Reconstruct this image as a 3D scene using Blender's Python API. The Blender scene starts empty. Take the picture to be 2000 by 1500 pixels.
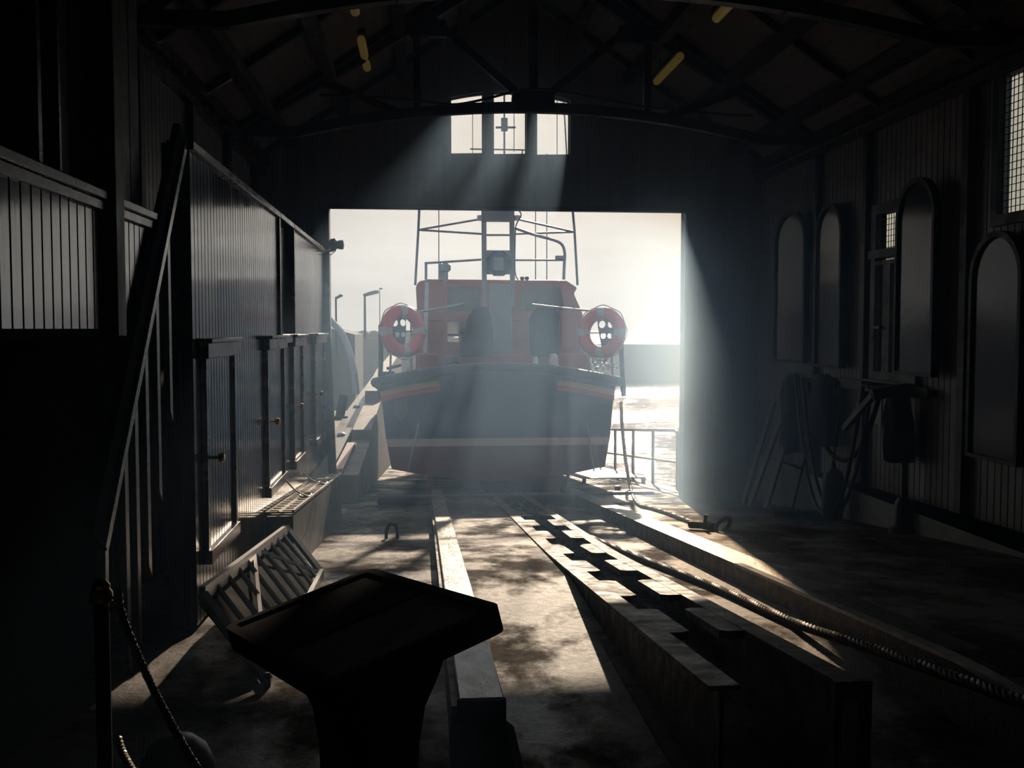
import bpy, math, random
from mathutils import Vector, Matrix
random.seed(4)
sc = bpy.context.scene
COL = sc.collection
PI = math.pi
LV = 1.65; CZ = LV                     # eye height above the level floor; all coordinates below are relative to the eye

# ------------------------------------------------------------------ camera geometry
TH = math.atan(108/2000.); PH = math.atan(175/2000.*math.cos(TH))
FW = Vector((math.sin(PH)*math.cos(TH), math.cos(PH)*math.cos(TH), -math.sin(TH)))
RT = Vector((math.cos(PH), -math.sin(PH), 0)); UP = RT.cross(FW)
def ray(px, py): return FW + RT*((px-1000)/2000.) + UP*((750-py)/2000.)
def at(px, py, Y): d = ray(px, py); return d*(Y/d.y)
def atx(px, py, X): d = ray(px, py); return d*(X/d.x)
S = .0965
def A(y): return -(1.0+S*max(y, 3.9))      # walkway / timber tops
def B(y): return -max(LV, 1.13+S*y)         # slip floor, level near the camera
def C(y): return -max(LV, 1.0+S*y)          # raised strip beside the channel
def fl(px, py, h=1.13):
    d = ray(px, py); p = d*(h/(-d.z-S*d.y))
    return d*(LV/-d.z) if h > 1.1 and p.z > -LV else p

# ------------------------------------------------------------------ materials
MATS = {}
def mk(name, c1, c2=None, scale=4., rough=.5, rough2=None, metal=0., bump=0., bscale=None, stretch=None, emit=0., spec=.5, detail=5, coat=0., ramp=(.32, .68)):
    if name in MATS: return MATS[name]
    m = bpy.data.materials.new(name); m.use_nodes = True
    n = m.node_tree.nodes; l = m.node_tree.links
    p = n['Principled BSDF']
    tc = n.new('ShaderNodeTexCoord'); mp = n.new('ShaderNodeMapping')
    l.new(tc.outputs['Object'], mp.inputs[0])
    if stretch: mp.inputs['Scale'].default_value = stretch
    no = n.new('ShaderNodeTexNoise'); no.inputs['Scale'].default_value = scale; no.inputs['Detail'].default_value = detail
    no.inputs['Roughness'].default_value = .62
    l.new(mp.outputs[0], no.inputs[0])
    c2 = c2 or tuple(x*.7 for x in c1)
    mx = n.new('ShaderNodeValToRGB'); mx.color_ramp.elements[0].position = ramp[0]; mx.color_ramp.elements[1].position = ramp[1]
    mx.color_ramp.elements[0].color = (*c1, 1); mx.color_ramp.elements[1].color = (*c2, 1)
    l.new(no.outputs[0], mx.inputs[0]); l.new(mx.outputs[0], p.inputs['Base Color'])
    p.inputs['Metallic'].default_value = metal
    p.inputs['Specular IOR Level'].default_value = spec
    if coat: p.inputs['Coat Weight'].default_value = coat; p.inputs['Coat Roughness'].default_value = .12
    if rough2 is None: p.inputs['Roughness'].default_value = rough
    else:
        mr = n.new('ShaderNodeMapRange'); mr.inputs[1].default_value = .35; mr.inputs[2].default_value = .65
        mr.inputs[3].default_value = rough; mr.inputs[4].default_value = rough2
        l.new(no.outputs[0], mr.inputs[0]); l.new(mr.outputs[0], p.inputs['Roughness'])
    if bump:
        b = n.new('ShaderNodeBump'); b.inputs['Strength'].default_value = bump; b.inputs['Distance'].default_value = .01
        nb = n.new('ShaderNodeTexNoise'); nb.inputs['Scale'].default_value = bscale or scale*6; nb.inputs['Detail'].default_value = 6
        nb.inputs['Roughness'].default_value = .65
        l.new(mp.outputs[0], nb.inputs[0]); l.new(nb.outputs[0], b.inputs['Height']); l.new(b.outputs[0], p.inputs['Normal'])
    if emit:
        p.inputs['Emission Color'].default_value = (*c1, 1); p.inputs['Emission Strength'].default_value = emit
    MATS[name] = m; return m
varn = mk('varnished boards', (.032, .016, .009), (.02, .010, .006), 3, .10, .17, bump=.08, bscale=30, stretch=(1, 1, .12))
lecb = mk('lectern black', (.009, .008, .008), (.006, .006, .006), 5, .8, .95, spec=.02)
darkw = mk('dark timber', (.035, .024, .017), (.02, .014, .011), 5, .45, .65, bump=.3, bscale=40)
blackw = mk('black painted timber', (.010, .009, .009), (.006, .006, .006), 5, .45, .6, spec=.25)
trimw = mk('varnished trim', (.06, .03, .017), (.04, .02, .012), 4, .2, .32, bump=.1)
balm = mk('baluster boards', (.25, .17, .11), (.17, .11, .075), 5, .25, .4)
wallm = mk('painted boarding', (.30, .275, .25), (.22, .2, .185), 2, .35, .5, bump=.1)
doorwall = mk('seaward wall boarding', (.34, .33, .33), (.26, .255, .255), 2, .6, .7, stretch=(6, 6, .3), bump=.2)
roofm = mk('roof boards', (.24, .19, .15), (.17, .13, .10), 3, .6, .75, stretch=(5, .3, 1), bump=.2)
def concmat():
    m = bpy.data.materials.new('worn concrete'); m.use_nodes = True; n = m.node_tree.nodes; l = m.node_tree.links
    p = n['Principled BSDF']; tc = n.new('ShaderNodeTexCoord')
    def noise(sc_, det, ro, st=(1, 1, 1)):
        mp = n.new('ShaderNodeMapping'); mp.inputs['Scale'].default_value = st; l.new(tc.outputs['Object'], mp.inputs[0])
        q = n.new('ShaderNodeTexNoise'); q.inputs['Scale'].default_value = sc_; q.inputs['Detail'].default_value = det; q.inputs['Roughness'].default_value = ro
        l.new(mp.outputs[0], q.inputs[0]); return q.outputs[0]
    def rng(src, a, b, c, d):
        q = n.new('ShaderNodeMapRange'); q.inputs[1].default_value = a; q.inputs[2].default_value = b; q.inputs[3].default_value = c; q.inputs[4].default_value = d; l.new(src, q.inputs[0]); return q.outputs[0]
    wet = noise(1.3, 9, .7, (1, .7, 1)); grit = noise(16, 8, .75); fine = noise(110, 4, .7)
    cr = n.new('ShaderNodeValToRGB'); e = cr.color_ramp.elements; e[0].position = .38; e[0].color = (.010, .007, .005, 1); e[1].position = .62; e[1].color = (.10, .068, .043, 1)
    l.new(grit, cr.inputs[0]); l.new(cr.outputs[0], p.inputs['Base Color'])
    l.new(rng(wet, .42, .58, .3, .75), p.inputs['Roughness'])
    l.new(rng(wet, .42, .58, .2, .02), p.inputs['Specular IOR Level'])
    b1 = n.new('ShaderNodeBump'); b1.inputs['Strength'].default_value = 1; b1.inputs['Distance'].default_value = .018; l.new(grit, b1.inputs['Height'])
    b2 = n.new('ShaderNodeBump'); b2.inputs['Strength'].default_value = .8; b2.inputs['Distance'].default_value = .004; l.new(fine, b2.inputs['Height']); l.new(b1.outputs[0], b2.inputs['Normal'])
    l.new(b2.outputs[0], p.inputs['Normal']); return m
conc = concmat()
plinthm = mk('pale concrete', (.33, .31, .28), (.24, .22, .2), 3, .6, .8, bump=.3)
stone = mk('quay stone', (.13, .105, .09), (.085, .07, .06), 2, .55, .75, bump=.5, bscale=14)
timb = mk('worn painted timber', (.03, .024, .02), (.26, .25, .24), 13, .28, .4, stretch=(1, .4, 1), bump=.5, bscale=30, detail=10, ramp=(.46, .55))
rust = mk('rusty steel', (.05, .028, .02), (.022, .015, .012), 9, .45, .7, metal=.0, spec=.18, ramp=(.4, .6), bump=.5, bscale=50)
steel = mk('galvanised steel', (.45, .44, .42), (.32, .31, .3), 6, .35, .5, metal=.8)
dsteel = mk('dark steel', (.05, .05, .055), (.03, .03, .033), 6, .35, .5, metal=.5)
brass = mk('polished brass', (.55, .38, .14), (.42, .28, .1), 6, .18, .3, metal=1)
ropem = mk('rope fibre', (.45, .41, .34), (.3, .26, .21), 30, .4, .6)
cablem = mk('greasy wire rope', (.05, .034, .026), (.03, .022, .018), 20, .45, .6, spec=.3)
black = mk('black rubber', (.014, .014, .015), (.02, .02, .021), 8, .4, .55)
white = mk('white paint', (.75, .75, .73), (.6, .6, .58), 6, .3, .45, bump=.1)
orange = mk('orange paint', (.40, .07, .035), (.35, .06, .03), 3, .3, .4)
navy = mk('navy paint', (.022, .035, .075), (.018, .028, .06), 3, .25, .35)
greyp = mk('grey paint', (.28, .3, .32), (.24, .26, .28), 3, .35, .45)
redp = mk('red paint', (.45, .03, .035), (.38, .025, .03), 3, .35, .45)
yell = mk('yellow paint', (.55, .36, .06), (.5, .33, .055), 3, .35, .45)
bronze = mk('bronze', (.12, .085, .05), (.09, .06, .035), 5, .3, .4, metal=.6)
boardm = mk('honours board panel', (.035, .032, .03), (.025, .023, .022), 2, .10, .16, bump=.03, spec=.22)
lampm = mk('yellowed lamp tube', (.40, .27, .07), (.36, .24, .06), 3, .4, emit=.10)
palem = mk('pale plastic', (.10, .098, .092), (.08, .078, .074), 3, .35, .5)
oil = mk('dark oilskin', (.012, .015, .016), (.008, .01, .01), 5, .6, .75, bump=.4, bscale=12, spec=.12)
rock = mk('harbour stone', (.035, .042, .052), (.025, .03, .04), .2, .8, .9)
paper = mk('faded paper', (.45, .43, .38), (.38, .36, .32), 5, .7)
inkp = mk('lectern artwork', (.010, .014, .02), (.016, .016, .016), 6, .6, .8, spec=.08)

def hullmat():
    m = bpy.data.materials.new('hull paint'); m.use_nodes = True; n = m.node_tree.nodes; l = m.node_tree.links
    p = n['Principled BSDF']; p.inputs['Roughness'].default_value = .35; p.inputs['Specular IOR Level'].default_value = .2
    tc = n.new('ShaderNodeTexCoord'); sx = n.new('ShaderNodeSeparateXYZ'); l.new(tc.outputs['Object'], sx.inputs[0])
    mr = n.new('ShaderNodeMapRange'); mr.inputs[1].default_value = 0; mr.inputs[2].default_value = 2
    l.new(sx.outputs[2], mr.inputs[0])
    r = n.new('ShaderNodeValToRGB'); r.color_ramp.interpolation = 'CONSTANT'; e = r.color_ramp.elements
    e[0].position = 0; e[0].color = (.14, .025, .022, 1)
    e[1].position = .322; e[1].color = (.55, .45, .36, 1)
    x = e.new(.384); x.color = (.02, .034, .075, 1)
    l.new(mr.outputs[0], r.inputs[0]); l.new(r.outputs[0], p.inputs['Base Color']); return m
hullm = hullmat()
def ringmat():
    m = bpy.data.materials.new('lifebuoy bands'); m.use_nodes = True; n = m.node_tree.nodes; l = m.node_tree.links
    p = n['Principled BSDF']; p.inputs['Roughness'].default_value = .45
    tc = n.new('ShaderNodeTexCoord'); sx = n.new('ShaderNodeSeparateXYZ'); l.new(tc.outputs['Object'], sx.inputs[0])
    at2 = n.new('ShaderNodeMath'); at2.operation = 'ARCTAN2'; l.new(sx.outputs[0], at2.inputs[0]); l.new(sx.outputs[2], at2.inputs[1])
    mu = n.new('ShaderNodeMath'); mu.operation = 'MULTIPLY'; mu.inputs[1].default_value = 4; l.new(at2.outputs[0], mu.inputs[0])
    co = n.new('ShaderNodeMath'); co.operation = 'COSINE'; l.new(mu.outputs[0], co.inputs[0])
    r = n.new('ShaderNodeValToRGB'); r.color_ramp.interpolation = 'CONSTANT'; e = r.color_ramp.elements
    e[0].color = (.62, .06, .06, 1); e[1].position = .78; e[1].color = (.45, .45, .44, 1)
    l.new(co.outputs[0], r.inputs[0]); l.new(r.outputs[0], p.inputs['Base Color']); return m
ringm = ringmat()
def glassmat(name, tint, spec=1.):
    m = bpy.data.materials.new(name); m.use_nodes = True; n = m.node_tree.nodes; l = m.node_tree.links
    n.remove(n['Principled BSDF']); o = n['Material Output']
    t = n.new('ShaderNodeBsdfTransparent'); t.inputs[0].default_value = (*tint, 1)
    g = n.new('ShaderNodeBsdfGlossy'); g.inputs['Roughness'].default_value = .08
    lw = n.new('ShaderNodeLayerWeight'); lw.inputs[0].default_value = .5
    pw = n.new('ShaderNodeMath'); pw.operation = 'POWER'; pw.inputs[1].default_value = 5; l.new(lw.outputs['Facing'], pw.inputs[0])
    fr = n.new('ShaderNodeMath'); fr.operation = 'MULTIPLY_ADD'; fr.inputs[1].default_value = .9; fr.inputs[2].default_value = .05; l.new(pw.outputs[0], fr.inputs[0])
    mx = n.new('ShaderNodeMixShader'); l.new(fr.outputs[0], mx.inputs[0]); l.new(t.outputs[0], mx.inputs[1]); l.new(g.outputs[0], mx.inputs[2])
    l.new(mx.outputs[0], o.inputs[0]); return m
glass = glassmat('window glass', (.88, .86, .83)); dglass = glassmat('dusty glass', (.62, .6, .5))
def seamat():
    m = bpy.data.materials.new('sea water'); m.use_nodes = True; n = m.node_tree.nodes; l = m.node_tree.links
    p = n['Principled BSDF']; p.inputs['Base Color'].default_value = (.05, .065, .075, 1); p.inputs['Roughness'].default_value = .06
    p.inputs['IOR'].default_value = 1.33; p.inputs['Specular IOR Level'].default_value = .3
    tc = n.new('ShaderNodeTexCoord'); mp = n.new('ShaderNodeMapping'); l.new(tc.outputs['Object'], mp.inputs[0])
    mp.inputs['Scale'].default_value = (.55, 1, 1)
    a = n.new('ShaderNodeTexNoise'); a.inputs['Scale'].default_value = .7; a.inputs['Detail'].default_value = 7; a.inputs['Roughness'].default_value = .62
    l.new(mp.outputs[0], a.inputs[0])
    b = n.new('ShaderNodeBump'); b.inputs['Strength'].default_value = 1; b.inputs['Distance'].default_value = .8
    c = n.new('ShaderNodeTexNoise'); c.inputs['Scale'].default_value = .09; c.inputs['Detail'].default_value = 3; l.new(mp.outputs[0], c.inputs[0])
    cm = n.new('ShaderNodeMapRange'); cm.inputs[1].default_value = .4; cm.inputs[2].default_value = .62; cm.inputs[3].default_value = .25; cm.inputs[4].default_value = 1.0; l.new(c.outputs[0], cm.inputs[0])
    l.new(cm.outputs[0], b.inputs['Strength']); l.new(a.outputs[0], b.inputs['Height']); l.new(b.outputs[0], p.inputs['Normal']); return m
seam = seamat()

# ------------------------------------------------------------------ mesh builder
class M:
    def __init__(s): s.v = []; s.f = []
    def add(s, v, f):
        o = len(s.v); s.v += [Vector(x) for x in v]; s.f += [tuple(i+o for i in q) for q in f]; return s
    def box(s, x0, x1, y0, y1, z0, z1):
        return s.add([(x0,y0,z0),(x1,y0,z0),(x1,y1,z0),(x0,y1,z0),(x0,y0,z1),(x1,y0,z1),(x1,y1,z1),(x0,y1,z1)],
                     [(0,3,2,1),(4,5,6,7),(0,1,5,4),(1,2,6,5),(2,3,7,6),(3,0,4,7)])
    def hexa(s, b, t):     # 4 bottom + 4 top corners
        return s.add(list(b)+list(t), [(0,3,2,1),(4,5,6,7),(0,1,5,4),(1,2,6,5),(2,3,7,6),(3,0,4,7)])
    def bar(s, p, q, w, h, up=(0,0,1)):
        p = Vector(p); q = Vector(q); d = (q-p).normalized(); u = Vector(up)
        if abs(d.dot(u)) > .98: u = Vector((0,1,0))
        r = d.cross(u).normalized()*w/2; t = r.cross(d).normalized()*h/2
        return s.hexa([p-r-t, p+r-t, q+r-t, q-r-t], [p-r+t, p+r+t, q+r+t, q-r+t])
    def prism(s, poly, a, b, n=None):   # poly: 3D points, extruded by vector b-a style offset
        k = len(poly); off = Vector(b)
        v = [Vector(p)+Vector(a) for p in poly]; v += [p+off for p in v]
        return s.add(v, [tuple(range(k))[::-1], tuple(range(k, 2*k))]+[(i,(i+1)%k,k+(i+1)%k,k+i) for i in range(k)])
    def tube(s, pts, r, seg=8, closed=False, cap=True):
        pts = [Vector(p) for p in pts]; n = len(pts)
        rr = r if isinstance(r, (list, tuple)) else [r]*n
        T = []
        for i in range(n):
            if closed: t = pts[(i+1)%n]-pts[i-1]
            else: t = pts[min(i+1,n-1)]-pts[max(i-1,0)]
            T.append(t.normalized())
        u = Vector((0,0,1)) if abs(T[0].z) < .9 else Vector((1,0,0))
        nn = (u-T[0]*u.dot(T[0])).normalized(); V = []
        for i in range(n):
            nn = (nn-T[i]*nn.dot(T[i])).normalized(); bb = T[i].cross(nn)
            for k in range(seg):
                a = 2*PI*k/seg; V.append(pts[i]+(nn*math.cos(a)+bb*math.sin(a))*rr[i])
        Fc = []
        for i in range(n if closed else n-1):
            j = (i+1)%n
            for k in range(seg):
                k2 = (k+1)%seg; Fc.append((i*seg+k, i*seg+k2, j*seg+k2, j*seg+k))
        if cap and not closed: Fc += [tuple(range(seg))[::-1], tuple((n-1)*seg+k for k in range(seg))]
        return s.add(V, Fc)
    def lathe(s, prof, c=(0,0,0), seg=20, mat=None):    # prof (r,z)
        c = Vector(c); V = []; n = len(prof)
        for r, z in prof:
            for k in range(seg):
                a = 2*PI*k/seg; p = Vector((r*math.cos(a), r*math.sin(a), z)); V.append((mat@p if mat else p)+c)
        Fc = []
        for i in range(n-1):
            for k in range(seg):
                k2 = (k+1)%seg; Fc.append((i*seg+k, i*seg+k2, (i+1)*seg+k2, (i+1)*seg+k))
        Fc += [tuple(range(seg))[::-1], tuple((n-1)*seg+k for k in range(seg))]
        return s.add(V, Fc)
    def torus(s, R, r, c=(0,0,0), mat=None, n=40, seg=12):
        pts = []
        for i in range(n):
            a = 2*PI*i/n; p = Vector((R*math.cos(a), 0, R*math.sin(a))); pts.append((mat@p if mat else p)+Vector(c))
        return s.tube(pts, r, seg, closed=True)
    def build(s, name, mat, parent=None, local=False, angle=35, bevel=0):
        me = bpy.data.meshes.new(name)
        if local: off = Vector((0,0,0))
        elif parent is not None:
            off = Vector(wloc(parent))-Vector((0,0,CZ))
        else:
            xs = [v.x for v in s.v]; ys = [v.y for v in s.v]; zs = [v.z for v in s.v]
            off = Vector(((min(xs)+max(xs))/2, (min(ys)+max(ys))/2, min(zs)))
        me.from_pydata([v-off for v in s.v], [], s.f); me.validate(); me.update()
        return link(name, me, mat, parent, off if parent is None and not local else None, angle, bevel)
def wloc(o):
    p = o.location.copy()
    while o.parent is not None: o = o.parent; p += o.location
    return p
def link(name, me, mat, parent, off, angle=35, bevel=0):
    import bmesh
    bm = bmesh.new(); bm.from_mesh(me); bmesh.ops.recalc_face_normals(bm, faces=bm.faces); bm.to_mesh(me); bm.free()
    me.materials.append(mat)
    for p in me.polygons: p.use_smooth = True
    me.set_sharp_from_angle(angle=math.radians(angle))
    o = bpy.data.objects.new(name, me); COL.objects.link(o)
    if parent is not None: o.parent = parent
    elif off is not None: o.location = off+Vector((0,0,CZ))
    if bevel:
        b = o.modifiers.new('b', 'BEVEL'); b.width = bevel; b.segments = 2; b.limit_method = 'ANGLE'
    return o
def thing(name, label, cat, loc, group=None, rot=None):
    o = bpy.data.objects.new(name, None); COL.objects.link(o); o.empty_display_size = .1
    o.location = Vector(loc)+Vector((0,0,CZ)); o['label'] = label; o['category'] = cat
    if group: o['group'] = group
    if rot: o.rotation_euler = rot
    return o
def tag(o, label, cat, group=None, kind=None):
    o['label'] = label; o['category'] = cat
    if group: o['group'] = group
    if kind: o['kind'] = kind
    return o
def struct(o, label=None, cat=None):
    o['kind'] = 'structure'
    if label: o['label'] = label
    if cat: o['category'] = cat
    return o
def plate(outline, holes, t, mat3, name, mat, parent=None, local=False):
    """flat plate with holes: 2D outline (u,v), thickness t, mapped by mat3(u,v,w)"""
    c = bpy.data.curves.new('tmp', 'CURVE'); c.dimensions = '2D'; c.fill_mode = 'BOTH'; c.extrude = t/2
    for poly in [outline]+holes:
        sp = c.splines.new('POLY'); sp.points.add(len(poly)-1); sp.use_cyclic_u = True
        for q, p in zip(sp.points, poly): q.co = (p[0], p[1], 0, 1)
    o = bpy.data.objects.new('tmp', c); COL.objects.link(o)
    dg = bpy.context.evaluated_depsgraph_get(); me = bpy.data.meshes.new_from_object(o.evaluated_get(dg))
    bpy.data.objects.remove(o); bpy.data.curves.remove(c)
    vs = [mat3(v.co.x, v.co.y, v.co.z) for v in me.vertices]
    b = M(); b.add(vs, [tuple(p.vertices) for p in me.polygons])
    bpy.data.meshes.remove(me)
    import bmesh
    o = b.build(name, mat, parent, local)
    bm = bmesh.new(); bm.from_mesh(o.data); bmesh.ops.remove_doubles(bm, verts=bm.verts, dist=1e-5); bmesh.ops.recalc_face_normals(bm, faces=bm.faces); bm.to_mesh(o.data); bm.free()
    o.data.set_sharp_from_angle(angle=math.radians(30))
    return o
def circ(cx, cy, r, n=18): return [(cx+r*math.cos(2*PI*i/n), cy+r*math.sin(2*PI*i/n)) for i in range(n)]
def grooveX(m, x, n, y0, y1, z0, z1, step=.09, d=.008, g=.008):
    """boarding on plane X=x facing n, boards run in Z"""
    k = max(1, round((y1-y0)/step)); st = (y1-y0)/k
    V = []
    for i in range(k):
        a = y0+i*st; b = a+st
        V += [(x-n*d, a), (x, a+g), (x, b-g)]
    V.append((x-n*d, y1)); q = len(V)
    vv = [(p[0], p[1], z0) for p in V]+[(p[0], p[1], z1) for p in V]
    m.add(vv, [(i, i+1, q+i+1, q+i) for i in range(q-1)])
    return m.box(min(x-n*d, x-n*.06), max(x-n*d, x-n*.06), y0, y1, z0, z1)
def twist(m, pts, R, r, pitch, strands=3, seg=6, per=8):
    """laid rope: strands wound round a smooth path"""
    pts = [Vector(p) for p in pts]; L = [0]
    for a, b in zip(pts, pts[1:]): L.append(L[-1]+(b-a).length)
    n = max(4, int(L[-1]/pitch*per)); P = []; j = 0
    for i in range(n+1):
        t = L[-1]*i/n
        while j < len(pts)-2 and L[j+1] < t: j += 1
        P.append(pts[j].lerp(pts[j+1], (t-L[j])/max(1e-6, L[j+1]-L[j])))
    for s in range(strands):
        Q = []
        for i, p in enumerate(P):
            t = (P[min(i+1, n)]-P[max(i-1, 0)]).normalized()
            u = Vector((0,0,1)); u = (u-t*u.dot(t)); u = u.normalized() if u.length > .05 else Vector((1,0,0)); w = t.cross(u)
            a = 2*PI*(i/per+s/strands); Q.append(p+(u*math.cos(a)+w*math.sin(a))*R)
        m.tube(Q, r, seg)
    return m
def smooth(pts, k=6):
    P = [Vector(p) for p in pts]; out = []
    for i in range(len(P)-1):
        a = P[max(i-1,0)]; b = P[i]; c = P[i+1]; d = P[min(i+2,len(P)-1)]
        for j in range(k):
            t = j/k; out.append(.5*((2*b)+(c-a)*t+(2*a-5*b+4*c-d)*t*t+(3*b-a-3*c+d)*t**3))
    out.append(P[-1]); return out
def copy_tree(o, parent=None):
    c = o.copy(); COL.objects.link(c)
    if parent is not None: c.parent = parent
    for ch in list(o.children): copy_tree(ch, c)
    return c

# ------------------------------------------------------------------ room shell
XR, XL, YD = 4.5, -2.05, 13.5
EAVE = 2.16; RX = 1.25; RZ = 4.35
TOPW = max(0, 0)
# floor: level near the camera, then the slip; walkway to the right one step higher
m = M()
ys = [-3, 3.9, 5.3886, 6.7358, 8, YD+.25]
def Pit(y): return B(y)-.12
pro = [(-2.4, B), (.126, B), (.126, C), (.975, C), (.975, Pit), (1.485, Pit), (1.485, B), (2.3, B), (2.3, A), (4.7, A)]
k = len(pro)
V = [(x, y, fn(y)) for y in ys for x, fn in pro]
m.add(V, [(q*k+c, q*k+c+1, q*k+k+1+c, q*k+k+c) for q in range(len(ys)-1) for c in range(k-1)])
floor = struct(m.build('floor', conc), 'worn concrete slip floor of the boathouse', 'floor')
# roof
m = M()
for sx, xe in ((-1, XL-.1), (1, XR+.1)):
    sl = (RZ-EAVE)/(RX-XL if sx < 0 else XR-RX)
    ze = EAVE-sl*.1
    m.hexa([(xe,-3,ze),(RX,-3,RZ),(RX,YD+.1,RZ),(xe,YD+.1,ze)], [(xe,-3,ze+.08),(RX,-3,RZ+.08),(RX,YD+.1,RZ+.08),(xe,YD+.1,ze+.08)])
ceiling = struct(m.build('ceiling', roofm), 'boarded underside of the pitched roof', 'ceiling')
def roofz(x): return RZ-(RZ-EAVE)*(abs(x-RX)/((RX-XL) if x < RX else (XR-RX)))
k = 0
for f in (.22, .45, .68, .88):
    for sx in (-1, 1):
        x = RX+(XL-RX)*f if sx < 0 else RX+(XR-RX)*f
        k += 1
        o = M().box(x-.06, x+.06, -2.5, YD, roofz(x)-.15, roofz(x)-.01).build('trim_%d' % k, darkw); struct(o, 'roof purlin running down the length of the boathouse', 'roof beam')
for i in range(8):     # rafters under the boards
    y = 1.2+i*1.7
    for xe in (XL, XR):
        k += 1
        o = M().bar((xe, y, EAVE-.04), (RX, y, RZ-.05), .06, .08).build('trim_%d' % k, darkw); struct(o, 'common rafter under the roof boards', 'roof beam')
# back of the hall behind the viewer
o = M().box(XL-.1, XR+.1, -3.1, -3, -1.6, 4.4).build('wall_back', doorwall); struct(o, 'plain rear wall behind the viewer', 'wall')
# seaward wall with door opening and arched window openings
xl, xr = -1.20, 3.50; zt = 1.567
def win_top(x): return 3.10-.10*((x-1.16)/.8)**2
outline = [(XL-.1, -2.7), (xl, -2.7), (xl, 1.573), (xr, 1.561), (xr, -2.7), (XR+.1, -2.7), (XR+.1, EAVE), (RX, RZ+.05), (XL-.1, EAVE)]
wins = [(.377, .804), (.938, 1.375), (1.510, 1.950)]
holes = []
for a, b in wins:
    holes.append([(a, 2.283), (b, 2.293)]+[(b+(a-b)*i/6, win_top(b+(a-b)*i/6)) for i in range(7)])
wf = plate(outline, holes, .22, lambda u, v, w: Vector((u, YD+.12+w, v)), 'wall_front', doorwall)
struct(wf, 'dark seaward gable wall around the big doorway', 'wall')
for i, (a, b) in enumerate(wins):
    h = holes[i]
    w = thing('window_%d' % (i+1), ['left', 'middle', 'right'][i]+' pane of the arched window over the doorway', 'window', ((a+b)/2, YD+.12, 2.28)); w['kind'] = 'structure'
    ins = [(a+(.012 if abs(u-a) < 1e-6 else -.012 if abs(u-b) < 1e-6 else 0)+u-a, v+(.012 if v < 2.4 else -.012)) for u, v in h]
    plate(h, [ins], .05, lambda u, v, q: Vector((u, YD+.12+q, v)), 'window_frame', blackw, w)
    M().add([(u, YD+.12, v) for u, v in ins], [tuple(range(len(ins)))]).build('window_pane', glass, w)
# door surround: steel guide on the right jamb, kerb edge, lintel strip
o = M().box(xr-.005, xr+.05, YD-.05, YD+.02, -2.4, 1.53).box(xr+.01, xr+.075, YD-.09, YD-.05, .05, 1.45).build('trim_30', greyp); struct(o, 'grey steel door guide on the right jamb', 'door frame')
o = M().box(xl-.06, xl+.005, YD-.05, YD+.02, -2.4, 1.53).build('trim_31', blackw); struct(o, 'dark door post on the left jamb', 'door frame')
o = M().box(xl, xr, YD-.02, YD+.04, 1.55, 1.60).build('trim_32', darkw); struct(o, 'lintel edge over the doorway', 'door frame')

# right wall: boarding with two window openings, plinth, cornice, pilasters
W1 = (7.30, 7.68, .88, 1.95)        # y0,y1,z0,z1 tall light near the camera
W2 = (9.0, 9.80, -.42, 1.12)
m = M()
def rwall(y0, y1, z0, z1): grooveX(m, XR, -1, y0, y1, z0, z1, .1)
ZB = -1.655
rwall(-3, W1[0], ZB, EAVE); rwall(W1[0], W1[1], ZB, W1[2]); rwall(W1[0], W1[1], W1[3], EAVE)
rwall(W1[1], W2[0], ZB, EAVE); rwall(W2[0], W2[1], ZB, W2[2]); rwall(W2[0], W2[1], W2[3], EAVE); rwall(W2[1], YD, ZB, EAVE)
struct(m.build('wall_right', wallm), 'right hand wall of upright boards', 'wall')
o = M().hexa([(XR-.08,-3,-1.6),(XR+.1,-3,-1.6),(XR+.1,YD,-2.6),(XR-.08,YD,-2.6)], [(XR-.05,-3,-1.655),(XR+.1,-3,-1.655),(XR+.1,YD,-1.655),(XR-.05,YD,-1.655)])
o = M().add([(XR-.09,-3,A(0)-.05),(XR-.09,3.9,A(3.9)-.05),(XR-.09,YD,A(YD)-.05),(XR-.09,YD,ZB),(XR-.09,-3,ZB),
             (XR+.05,-3,A(0)-.05),(XR+.05,3.9,A(3.9)-.05),(XR+.05,YD,A(YD)-.05),(XR+.05,YD,ZB),(XR+.05,-3,ZB)],
            [(0,1,2,3,4),(9,8,7,6,5),(0,4,9,5),(2,7,8,3),(3,8,9,4),(0,5,6,1),(1,6,7,2)]).build('baseboard_right', plinthm)
struct(o, 'pale concrete plinth along the foot of the right wall', 'skirting')
o = M().box(XR-.10, XR, -3, YD, EAVE-.07, EAVE+.05).box(XR-.06, XR, -3, YD, EAVE-.2, EAVE-.13).build('trim_33', darkw); struct(o, 'moulded cornice along the top of the right wall', 'cornice')
for i, (y, w) in enumerate(((8.10, .12), (11.30, .07), (10.02, .1), (5.2, .14))):
    o = M().box(XR-.08, XR-.005, y-w/2, y+w/2, ZB, EAVE-.2).build('trim_%d' % (34+i), darkw, bevel=.008); struct(o, ['upright post between the single board and the tall board', 'upright post between the two far boards', 'slim post left of the lower window', 'upright post near the camera'][i], 'wall post')
def wired(m, x, y0, y1, z0, z1, s=.055, t=.0028):
    n = round((y1-y0)/s)
    for i in range(n+1):
        y = y0+(y1-y0)*i/n; m.box(x-t, x+t, y-t, y+t, z0, z1)
    n = round((z1-z0)/s)
    for i in range(n+1):
        z = z0+(z1-z0)*i/n; m.box(x-t, x+t, y0, y1, z-t, z+t)
    return m
def frameX(m, x0, x1, y0, y1, z0, z1, t):
    m.box(x0, x1, y0, y0+t, z0, z1); m.box(x0, x1, y1-t, y1, z0, z1); m.box(x0, x1, y0+t, y1-t, z0, z0+t); return m.box(x0, x1, y0+t, y1-t, z1-t, z1)
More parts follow.
